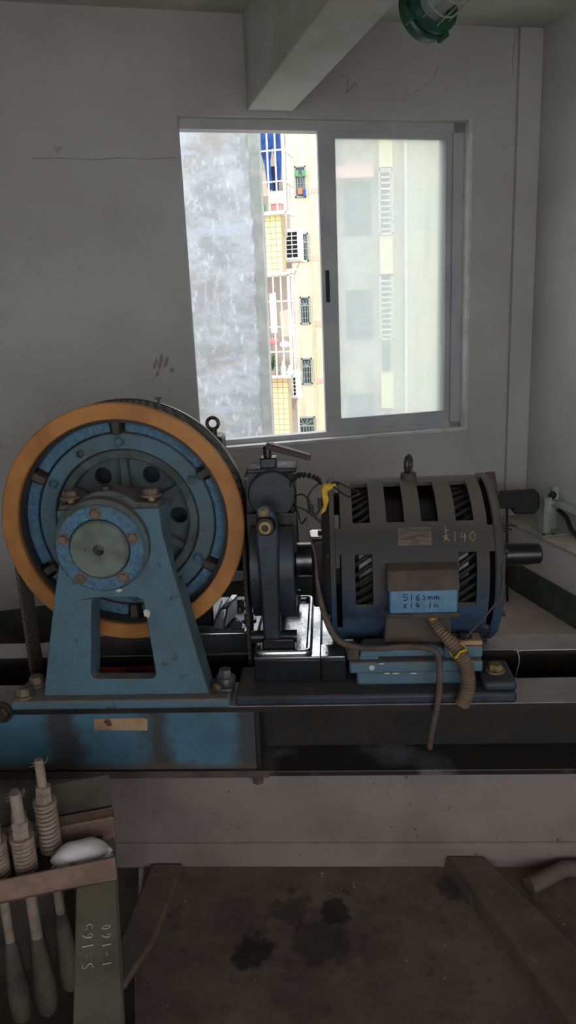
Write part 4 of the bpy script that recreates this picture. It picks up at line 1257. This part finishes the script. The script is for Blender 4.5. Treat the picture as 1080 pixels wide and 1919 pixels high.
for s, d in ((-2.46, -3.55), (-2.46, -2.10), (-3.66, -3.55), (-3.66, -2.10)):
    link('leg', G(RW).box(s - 0.03, s + 0.03, d - 0.03, d + 0.03, 0.006, 0.28), 'darkgreen', hf)


def along(a, b):
    # writing runs along the beam, read from the shaft side
    return RW((-2.485 + b, -2.57 + a, 0.3605))


lettering('chalk_writing', 'S:165', lambda a, b: RW((-2.488 + (0.022 - b) * 1.0, -2.565 + a, 0.3605)), 0.022, 0.026, 0.0010, 'chalkwhite', sb)
lettering('chalk_writing', '1-160', lambda a, b: RW((-2.448 + (0.018 - b) * 1.0, -2.568 + a, 0.3605)), 0.018, 0.024, 0.0008, 'chalkwhite', sb)


def rope_rod(s, d, ztop, zspring, label, grp=None, thick=0.011):
    t = thing('rope_rod', label, 'rod', RW((s, d, 0.374)), grp)
    link('rod', G(RW).lathe([(thick, 0.16), (thick, ztop - 0.006), (thick * 0.85, ztop)], (s, d, 0), (0, 0, 1), 16), 'rod', t)
    pts = []
    turns = max(5, round((zspring - 0.378) / 0.0118))
    for i in range(turns * 14 + 1):
        a = 2 * PI * i / 14
        pts.append((s + 0.0222 * math.cos(a), d + 0.0222 * math.sin(a), 0.380 + (zspring - 0.386) * i / (turns * 14)))
    link('spring', G(RW).tube(pts, 0.0046, 8), 'springm', t)
    link('washer', G(RW).lathe([(0.0275, 0), (0.0275, 0.006), (0.012, 0.006)], (s, d, zspring), (0, 0, 1), 24), 'springm', t)
    n1 = link('nut', G(RW).lathe([(0.0195, 0), (0.0195, 0.019), (0.017, 0.021)], (s, d, zspring + 0.006), (0, 0, 1), 6), 'rod', t)
    link('lock_nut', G(RW).lathe([(0.019, 0), (0.019, 0.016), (0.0165, 0.018)], (s, d, zspring + 0.028), (0.12, 0, 1), 6), 'rod', t)
    link('socket', G(RW).lathe([(0.013, 0), (0.017, -0.03), (0.024, -0.12), (0.0265, -0.17), (0.022, -0.22), (0.010, -0.235)], (s, d, 0.20), (0, 0, 1), 20), 'socket', t)
    link('split_pin', G(RW).tube([(s - 0.022, d, ztop - 0.016), (s, d, ztop - 0.012), (s + 0.016, d, ztop - 0.010), (s + 0.02, d + 0.006, ztop)], 0.0012, 5)
         .tube([(s, d, ztop - 0.012), (s - 0.016, d - 0.004, ztop - 0.004)], 0.0012, 5), 'rust', t)
    return t


rope_rod(-2.560, -2.205, 0.628, 0.512, 'tall slim rope rod with compressed spring, beside the white bundle')
rope_rod(-2.612, -2.262, 0.588, 0.470, 'thick rope rod with cropped top and spring, beside the tall slim rod', None, 0.0135)
rope_rod(-2.672, -2.262, 0.565, 0.470, 'rope rod and spring on far side of thick cropped rod from white bundle')
rope_rod(-2.622, -2.206, 0.56, 0.455, 'low rope rod and spring behind the thick cropped rod')

# white bundle lying between the bars
g = G(RW)
n, m = 22, 14
vs, fs = [], []
for i in range(n + 1):
    t = i / n
    s = -2.556 + 0.136 * t
    w = 0.040 * (math.sin(PI * min(1, t * 1.04 + 0.03)) ** 0.55) * (0.9 + 0.12 * math.sin(9 * t)) + 0.003
    h = 0.019 * (math.sin(PI * min(1, t * 0.97 + 0.015)) ** 0.7) * (1 + 0.10 * math.sin(7 * t + 1)) + 0.008
    for k in range(m):
        a = 2 * PI * k / m
        rr = 1 + 0.05 * math.sin(3 * a + 8 * t) + 0.04 * math.sin(5 * a - 14 * t)
        vs.append((s + 0.004 * math.sin(3 * a), -2.262 + w * math.cos(a) * rr, 0.376 + h + (h if math.sin(a) > 0 else h) * math.sin(a) * rr))
for i in range(n):
    for k in range(m):
        fs.append((i * m + k, i * m + (k + 1) % m, i * m + m + (k + 1) % m, i * m + m + k))
fs += [tuple(range(m))[::-1], tuple(n * m + k for k in range(m))]
tag(link('cloth_bundle', g.add(vs, fs), 'bag', angle=60), 'white cloth bundle with dark stains resting on the rusty frame', 'bundle')

# ------------------------------------------------------------------ caged lamp
la, lb = Vector((0.340, 2.806, 2.540)), Vector((0.508, 2.526, 2.60))
ax = (lb - la).normalized()
lm = thing('caged_lamp', 'green explosion-proof lamp with wire cage hanging from the ceiling', 'lamp', la)
link('cap', G().lathe([(0.0, -0.05), (0.05, -0.045), (0.075, -0.02), (0.082, 0.0)], la, ax, 36), 'lampcap', lm)
col_ = link('collar', G().lathe([(0.078, -0.002), (0.094, 0.0), (0.096, 0.03), (0.086, 0.036), (0.086, 0.05), (0.094, 0.054), (0.094, 0.066), (0.06, 0.066), (0.06, 0.03)], la, ax, 44, close=True), 'greenlamp', lm)
link('inner_face', G().lathe([(0.0, 0.050), (0.085, 0.050), (0.085, 0.054), (0.0, 0.054)], la, ax, 36), 'lampdark', lm)
uu, ww, aa = frame(ax)
for k in range(4):
    e = uu * math.cos(PI / 2 * k + 0.5) + ww * math.sin(PI / 2 * k + 0.5)
    link('ear', G().cyl(la + e * 0.098 + ax * 0.015, la + e * 0.098 + ax * 0.055, 0.011, n=10), 'greenlamp', col_)
link('glass', G().lathe([(0.046, 0.054), (0.048, 0.20), (0.040, 0.235), (0.02, 0.25), (0.0, 0.252)], la, ax, 32), 'lampglass', lm)
link('bulb', G().lathe([(0.014, 0.054), (0.016, 0.10), (0.03, 0.15), (0.03, 0.19), (0.012, 0.215), (0.0, 0.217)], la, ax, 24), 'whiteplastic', lm)
g = G()
for k in range(8):
    e = uu * math.cos(2 * PI * k / 8) + ww * math.sin(2 * PI * k / 8)
    g.tube([la + e * 0.074 + ax * 0.06, la + e * 0.064 + ax * 0.2, la + e * 0.04 + ax * 0.27, la + ax * 0.285], 0.0025, 6)
for r, h in ((0.071, 0.11), (0.067, 0.17), (0.058, 0.22)):
    g.tube([la + (uu * math.cos(t) + ww * math.sin(t)) * r + ax * h for t in [2 * PI * i / 32 for i in range(32)]], 0.0025, 6, closed=True)
link('cage', g, 'zinc', lm)
link('stem', G().tube([la - ax * 0.04, la - ax * 0.09 + Vector((0, 0, 0.05)), Vector((la.x - ax.x * 0.1, la.y - ax.y * 0.1, ZC))], 0.012, 10), 'greenlamp', lm)

# ------------------------------------------------------------------ outdoors: neighbouring cement wall
nb = thing('neighbour_wall', 'weathered grey cement gable wall standing close outside the window', 'building', (-3.0, 7.5, -14))
link('render', G().box(-5.5, -0.60, 7.0, 7.26, -14, 3.5), 'cement', nb)
poly = []
z = -14.0
random.seed(3)
left = []
while z < 3.5:
    left.append((-0.625 + random.uniform(-0.014, 0.014), z))
    z += 0.07
link('edge_strip', G().prism([(-0.543, -14), (-0.543, 3.5)] + left[::-1], (0, 7.03, 0), (1, 0, 0), (0, 0, 1), 0.042), 'cementdark', nb)
link('corner', G().box(-0.61, -0.543, 7.03, 7.26, -14, 3.5), 'cementdark', nb)

tag(struct('ground', G().box(-70, 70, -70, 70, -14.3, -14), 'ground', 'paved yard far below the window'), kind='structure')

# ------------------------------------------------------------------ outdoors: balcony block
BA = R_(-11)


def BX(p):
    x, y, z = p
    return Vector((-0.70 + x * math.cos(BA) - y * math.sin(BA), 13.0 + x * math.sin(BA) + y * math.cos(BA), z))


apt = thing('apartment_block', 'cream tiled apartment block with caged balconies and air conditioners', 'building', BX((-2, 2, -14)))
link('wall', G(BX).box(-6, -0.10, 1.05, 1.2, -14, 5.6), 'inner', apt)
link('side_wall', G(BX).box(-6.0, -1.0, 0.2, 1.05, -14, 5.6), 'inner', apt)
for zp in (5.05, 2.265 - 0.0, -0.42, -3.3):
    ph = 0.94 if zp > 0 else 1.01
    pp = link('parapet', G(BX).box(-6, 0, 0.0, 0.22, zp, zp + ph), 'grout', apt)
    if zp in (2.265, -0.42):
        mtile = 'tile' if zp > 0 else 'tilewarm'
        ts = 0.0925
        rows = int(round(ph / ts))
        th_ = ph / rows
        for c_ in range(6):
            for r_ in range(rows):
                link('tile', G(BX).box(-c_ * ts - ts + 0.004, -c_ * ts - 0.004, -0.008, 0.001, zp + r_ * th_ + 0.004, zp + (r_ + 1) * th_ - 0.004), mtile, pp)


def cage(z0, z1, w=0.13):
    xr, yf = 0.12, -0.18
    g = G(BX)
    t = 0.011
    x = xr
    cg = link('balcony_cage', G(BX).box(-2.0, xr + 0.02, yf, yf + 0.03, z0 - 0.02, z0 + 0.02).box(-2.0, xr + 0.02, yf, yf + 0.03, z1 - 0.02, z1 + 0.01)
              .box(xr - 0.02, xr + 0.02, yf, yf + 0.04, z0 - 0.02, z1 + 0.01).box(xr - 0.015, xr + 0.015, yf, 0.5, z0 - 0.02, z0 + 0.01).box(xr - 0.015, xr + 0.015, yf, 0.5, z1 - 0.02, z1 + 0.01), 'cage', apt)
    while x > -1.3:
        link('bar', G(BX).box(x - t, x + t, yf + 0.004, yf + 0.004 + 2 * t, z0, z1), 'cage', cg)
        x -= w
    y = yf + 0.25
    while y < 0.5:
        link('bar', G(BX).box(xr - t, xr + t, y - t, y + t, z0, z1), 'cage', cg)
        y += 0.24
    k = 1
    nh = 4
    for k in range(1, nh):
        zz_ = z0 + (z1 - z0) * k / nh
        link('bar', G(BX).box(-1.6, xr + t, yf - 0.006, yf + 0.016, zz_ - t, zz_ + t), 'cage', cg)
        link('bar', G(BX).box(xr - t - 0.004, xr + t + 0.004, yf, 0.5, zz_ - t, zz_ + t), 'cage', cg)
    link('shelf', G(BX).box(-2.0, xr, yf, 0.02, z0 - 0.03, z0 - 0.015), 'cage', cg)
    link('strut', G(BX).tube([(xr, yf + 0.03, z0), (xr - 0.1, 0.25, z0 - 0.35)], 0.014, 6), 'cage', cg)
    return cg


cage(3.22, 5.05)
cage(0.61, 2.25)
link('cage_roof', G(BX).hexa([(-2.0, -0.20, 2.25), (0.13, -0.20, 2.25), (0.13, 0.5, 2.37), (-2.0, 0.5, 2.37)], [(-2.0, -0.20, 2.265), (0.13, -0.20, 2.265), (0.13, 0.5, 2.385), (-2.0, 0.5, 2.385)]), 'cage', apt)
link('awning', G(BX).hexa([(-0.7, -0.5, -0.72), (0.35, -0.5, -0.72), (0.05, 0.0, -0.44), (-0.7, 0.0, -0.44)], [(-0.7, -0.5, -0.70), (0.35, -0.5, -0.70), (0.05, 0.0, -0.42), (-0.7, 0.0, -0.42)]), 'awning', apt)


def ac_unit(x0, y0, z0, w, h, label):
    t = thing('air_conditioner', label, 'air conditioner', BX((x0 + w / 2, y0, z0)), 'outdoor air conditioners on the balcony block')
    link('case', G(BX).box(x0, x0 + w, y0 + 0.012, y0 + 0.30, z0, z0 + h), 'acwhite', t)
    hs = []
    cw, ch = w * 0.36, h * 0.115
    for i in range(2):
        for j in range(6):
            a, b = x0 + w * (0.12 + 0.40 * i), z0 + h * (0.07 + 0.142 * j)
            hs.append([(a, b), (a + cw, b), (a + cw, b + ch), (a, b + ch)])
    link('grille', shape_g([(x0, z0), (x0 + w, z0), (x0 + w, z0 + h), (x0, z0 + h)], hs, (0, y0, 0), (1, 0, 0), (0, 0, 1), 0.02, BX), 'acwhite', t)
    link('fan_opening', G(BX).box(x0 + w * 0.1, x0 + w * 0.9, y0 + 0.008, y0 + 0.0115, z0 + h * 0.05, z0 + h * 0.93), 'acdark', t)
    link('bracket', G(BX).box(x0, x0 + w * 1.05, y0, y0 + 0.5, z0 - 0.03, z0).tube([(x0 + w, y0 + 0.02, z0 - 0.02), (x0 + 0.02, y0 + 0.485, z0 - 0.25)], 0.012, 6), 'cage', t)


ac_unit(-0.09, 0.55, 2.53, 0.255, 0.50, 'white air conditioner beside the cream tiled parapet')
ac_unit(-0.17, 0.55, 0.18, 0.20, 0.46, 'white air conditioner under the lower caged balcony')


# laundry and balcony things
def cloth(name, poly, y, mt, label, cat):
    o = link(name, G(BX).prism(poly, (0, y + 0.02, 0), (1, 0, 0), (0, 0, 1), 0.03), mt, bevel=0.008)
    return tag(o, label, cat)


cloth('trousers', [(-0.33, 4.75), (-0.02, 4.75), (0.0, 4.10), (-0.03, 3.72), (-0.10, 3.72), (-0.11, 4.05), (-0.15, 4.28), (-0.19, 4.05), (-0.17, 3.62), (-0.25, 3.62), (-0.29, 4.0), (-0.36, 4.25)], 0.2, 'jeans', 'blue trousers drying behind the upper balcony cage', 'trousers')
cloth('shirt', [(-0.50, 4.75), (-0.36, 4.75), (-0.37, 4.12), (-0.47, 4.12)], 0.15, 'olive', 'olive shirt drying beside blue trousers on upper balcony', 'shirt')
cloth('dark_trousers', [(-0.24, 4.0), (-0.10, 4.0), (-0.11, 3.42), (-0.20, 3.42)], 0.35, 'jeansdark', 'dark navy trousers hanging behind blue trousers', 'trousers')
cloth('cream_cloth', [(-0.45, 3.95), (-0.25, 3.95), (-0.30, 3.55), (-0.42, 3.55)], 0.4, 'cream', 'cream cloth hanging at back of upper balcony', 'cloth')
cloth('white_sheet', [(-0.32, 1.98), (-0.20, 2.0), (-0.20, 1.32), (-0.31, 1.32)], 0.2, 'whiteplastic', 'white sheet drying behind the lower balcony cage', 'sheet')
cloth('cream_sheet', [(-0.16, 1.68), (0.05, 1.72), (0.06, 1.25), (-0.14, 1.25)], 0.25, 'cream', 'cream sheet drying beside white sheet on lower balcony', 'sheet')


def pot(name, x, y, z, prof, mt, label, cat):
    return tag(link(name, G(BX).lathe(prof, (x, y, z), (0, 0, 1), 20), mt), label, cat)


ZF1, ZF2 = 3.205, 0.595
pot('basin', -0.06, 0.02, ZF1 + 0.16, [(0.0, 0), (0.10, 0), (0.15, 0.17), (0.155, 0.18), (0.14, 0.18), (0.095, 0.015), (0, 0.015)], 'whiteplastic', 'white plastic basin on upper balcony shelf', 'basin')
pot('stool', -0.06, 0.02, ZF1, [(0.09, 0), (0.07, 0.15), (0.1, 0.16)], 'pinkplastic', 'pink plastic tub under the white basin', 'tub')
pot('bottle', -0.30, 0.0, ZF1, [(0.045, 0), (0.05, 0.02), (0.05, 0.15), (0.02, 0.2), (0.02, 0.24)], 'greenplastic', 'green plastic bottle on upper balcony shelf', 'bottle')
tag(link('plastic_bag', G(BX).sphere((-0.50, 0.01, ZF1 + 0.19), 0.14, 12, (0.8, 0.5, 1.35)), 'orangeplastic'), 'orange plastic bag on upper balcony shelf', 'bag')
pot('planter', -0.28, 0.02, ZF2, [(0.12, 0), (0.14, 0.10), (0.12, 0.10)], 'inner', 'beige planter on lower balcony shelf', 'planter')
pot('white_bottle', -0.07, 0.0, ZF2, [(0.05, 0), (0.05, 0.16), (0.025, 0.22), (0.025, 0.27)], 'awning', 'pale bottle on lower balcony shelf', 'bottle')
pot('detergent_bottle', 0.045, 0.0, ZF2, [(0.045, 0), (0.045, 0.12), (0.02, 0.16), (0.02, 0.19)], 'whiteplastic', 'white bottle at corner of lower balcony shelf', 'bottle')
pot('dark_pot', -0.55, 0.02, ZF2, [(0.08, 0), (0.10, 0.22), (0.09, 0.22)], 'darkplastic', 'dark pot at cement-wall end of lower shelf', 'pot')
g = G(BX)
for k in range(40):
    a = random.uniform(0, 2 * PI)
    p = Vector((-0.28 + random.uniform(-0.07, 0.07), 0.02 + random.uniform(-0.06, 0.06), ZF2 + 0.13 + random.uniform(0, 0.28)))
    q = Vector((math.cos(a), math.sin(a), random.uniform(-0.4, 0.6))) * 0.07
    w = Vector((-math.sin(a), math.cos(a), 0)) * 0.018
    g.add([p, p + q * 0.5 + w, p + q, p + q * 0.5 - w], [(0, 1, 2, 3)])
    g.tube([p, Vector((-0.28, 0.02, ZF2 + 0.102))], 0.004, 4)
tag(link('pot_plant', g, 'plant', solid=False), 'leafy green plant growing in the beige planter', 'plant')
for k, (x, z, c) in enumerate(((-0.19, ZF2 + 0.60, 'pinkplastic'), (0.0, ZF2 + 0.54, 'whiteplastic'))):
    tag(link('hanging_toy', G(BX).sphere((x, -0.109, z), 0.09, 10, (1, 0.5, 0.7)), c), ('pink' if k == 0 else 'white') + ' soft bundle tied inside the lower balcony cage', 'bundle')

# ------------------------------------------------------------------ outdoors: far facade
ff = thing('far_apartment_facade', 'pale tiled facade with small grilled windows and pink bands, far behind', 'building', (4, 34, -14))
link('wall', G().box(-5, 14, 33.0, 38, -14, 9.5), 'farwall', ff)
for z in (6.42, 3.78, 1.12, -1.30, -3.9):
    link('band', G().box(-0.60, 14, 32.98, 33.01, z, z + 0.2), 'pink', ff)
for x in (-0.58, 0.16):
    link('pilaster_edge', G().box(x, x + 0.05, 32.95, 33.01, -14, 9.5), 'farwall', ff)


def far_window(x0, x1, z0, z1):
    w = link('window', G().box(x0, x1, 32.93, 33.0, z0, z0 + 0.06).box(x0, x1, 32.93, 33.0, z1 - 0.06, z1).box(x0, x0 + 0.05, 32.93, 33.0, z0, z1).box(x1 - 0.05, x1, 32.93, 33.0, z0, z1), 'winframe', ff)
    link('pane', G().box(x0, x1, 32.985, 32.995, z0, z1), 'winglass', w)
    zm = z0 + (z1 - z0) * 0.68
    link('transom', G().box(x0, x1, 32.94, 32.98, zm - 0.03, zm + 0.03), 'winframe', w)
    xm = (x0 + x1) / 2
    n = 4 if x1 - x0 < 0.6 else 7
    for k in range(1, n):
        x = x0 + (x1 - x0) * k / n
        link('grille_bar', G().box(x - 0.012, x + 0.012, 32.94, 32.96, z0, zm), 'winframe', w)
    for k in range(1, 3):
        zz_ = z0 + (zm - z0) * k / 3
        link('grille_bar', G().box(x0, x1, 32.94, 32.96, zz_ - 0.01, zz_ + 0.01), 'winframe', w)
    for a in (30, 65, 115, 150):
        L = min((z1 - zm) * 0.95, (x1 - x0) * 0.5)
        link('sunburst_bar', G().tube([(xm, 32.95, zm + 0.03), (xm + L * math.cos(R_(a)) * 1.1, 32.95, zm + 0.03 + L * math.sin(R_(a)))], 0.016, 5), 'winframe', w)


far_window(-1.15, -0.70, 6.27, 7.47)
far_window(-1.10, -0.68, 3.77, 4.90)
far_window(-1.12, -0.70, 1.22, 2.36)
far_window(-1.15, -0.70, -1.33, -0.2)
far_window(-1.55, -0.66, -4.0, -2.74)
# laundry in top far window
tag(link('red_laundry', G().box(-1.02, -0.84, 32.82, 32.93, 6.38, 6.62), 'orangeplastic', bevel=0.02), 'red laundry on the topmost grilled window of far facade', 'laundry')
tag(link('blue_laundry', G().box(-0.83, -0.72, 32.82, 32.93, 6.28, 6.56), 'jeans', bevel=0.02), 'blue laundry on the topmost grilled window of far facade', 'laundry')
tag(link('green_laundry', G().box(-1.12, -0.98, 32.82, 32.93, 7.05, 7.28).box(-0.84, -0.70, 32.82, 32.93, 7.05, 7.28), 'greenplastic', bevel=0.02), 'mint laundry on the topmost grilled window of far facade', 'laundry')

# balcony stack seen through the dirty pane
b2 = thing('balcony_stack', 'tower of narrow caged balconies and pipe seen through the dirty pane', 'building', (2.0, 21.5, -14))
link('wall', G().box(0.3, 1.5, 21.2, 24, -14, 6.5), 'inner', b2)
link('cage_back', G().box(1.5, 1.79, 21.9, 22.0, -14, 5.2), 'winglass', b2)
link('back_wall', G().box(1.5, 5.0, 22.2, 24, -14, 6.5), 'farwall', b2)
for z in (5.2, 2.58, -0.06 - 0.94, -3.6):
    link('parapet', G().box(1.46, 1.79, 20.95, 22.2, z if z != 2.58 else 2.58, z + 0.95), 'tile', b2)
for z0, z1 in ((3.55, 5.15), (0.85, 2.56), (-1.9, -1.05)):
    g = G()
    cg = link('balcony_cage', G().box(1.44, 1.80, 20.9, 20.94, z0, z0 + 0.05).box(1.44, 1.80, 20.9, 20.94, z1 - 0.05, z1).box(1.44, 1.48, 20.9, 22.2, z0, z1).box(1.76, 1.80, 20.9, 20.94, z0, z1), 'cage', b2)
    k = 1
    while z0 + k * 0.14 < z1:
        link('bar', G().box(1.46, 1.78, 20.9, 20.92, z0 + k * 0.14 - 0.022, z0 + k * 0.14 + 0.022), 'cage', cg)
        k += 1
link('drain_pipe', G().cyl((2.24, 22.1, -14), (2.24, 22.1, 6.5), 0.05, n=12), 'pvc', b2)
for z0 in (3.6, 0.9, -1.9):
    link('window', G().box(0.55, 1.25, 21.15, 21.2, z0, z0 + 1.3), 'winglass', b2)
link('awning', G().hexa([(0.3, 20.5, 4.9), (1.3, 20.5, 4.9), (1.3, 21.2, 5.3), (0.3, 21.2, 5.3)], [(0.3, 20.5, 4.93), (1.3, 20.5, 4.93), (1.3, 21.2, 5.33), (0.3, 21.2, 5.33)]), 'pink', b2)

bpy.context.view_layer.update()
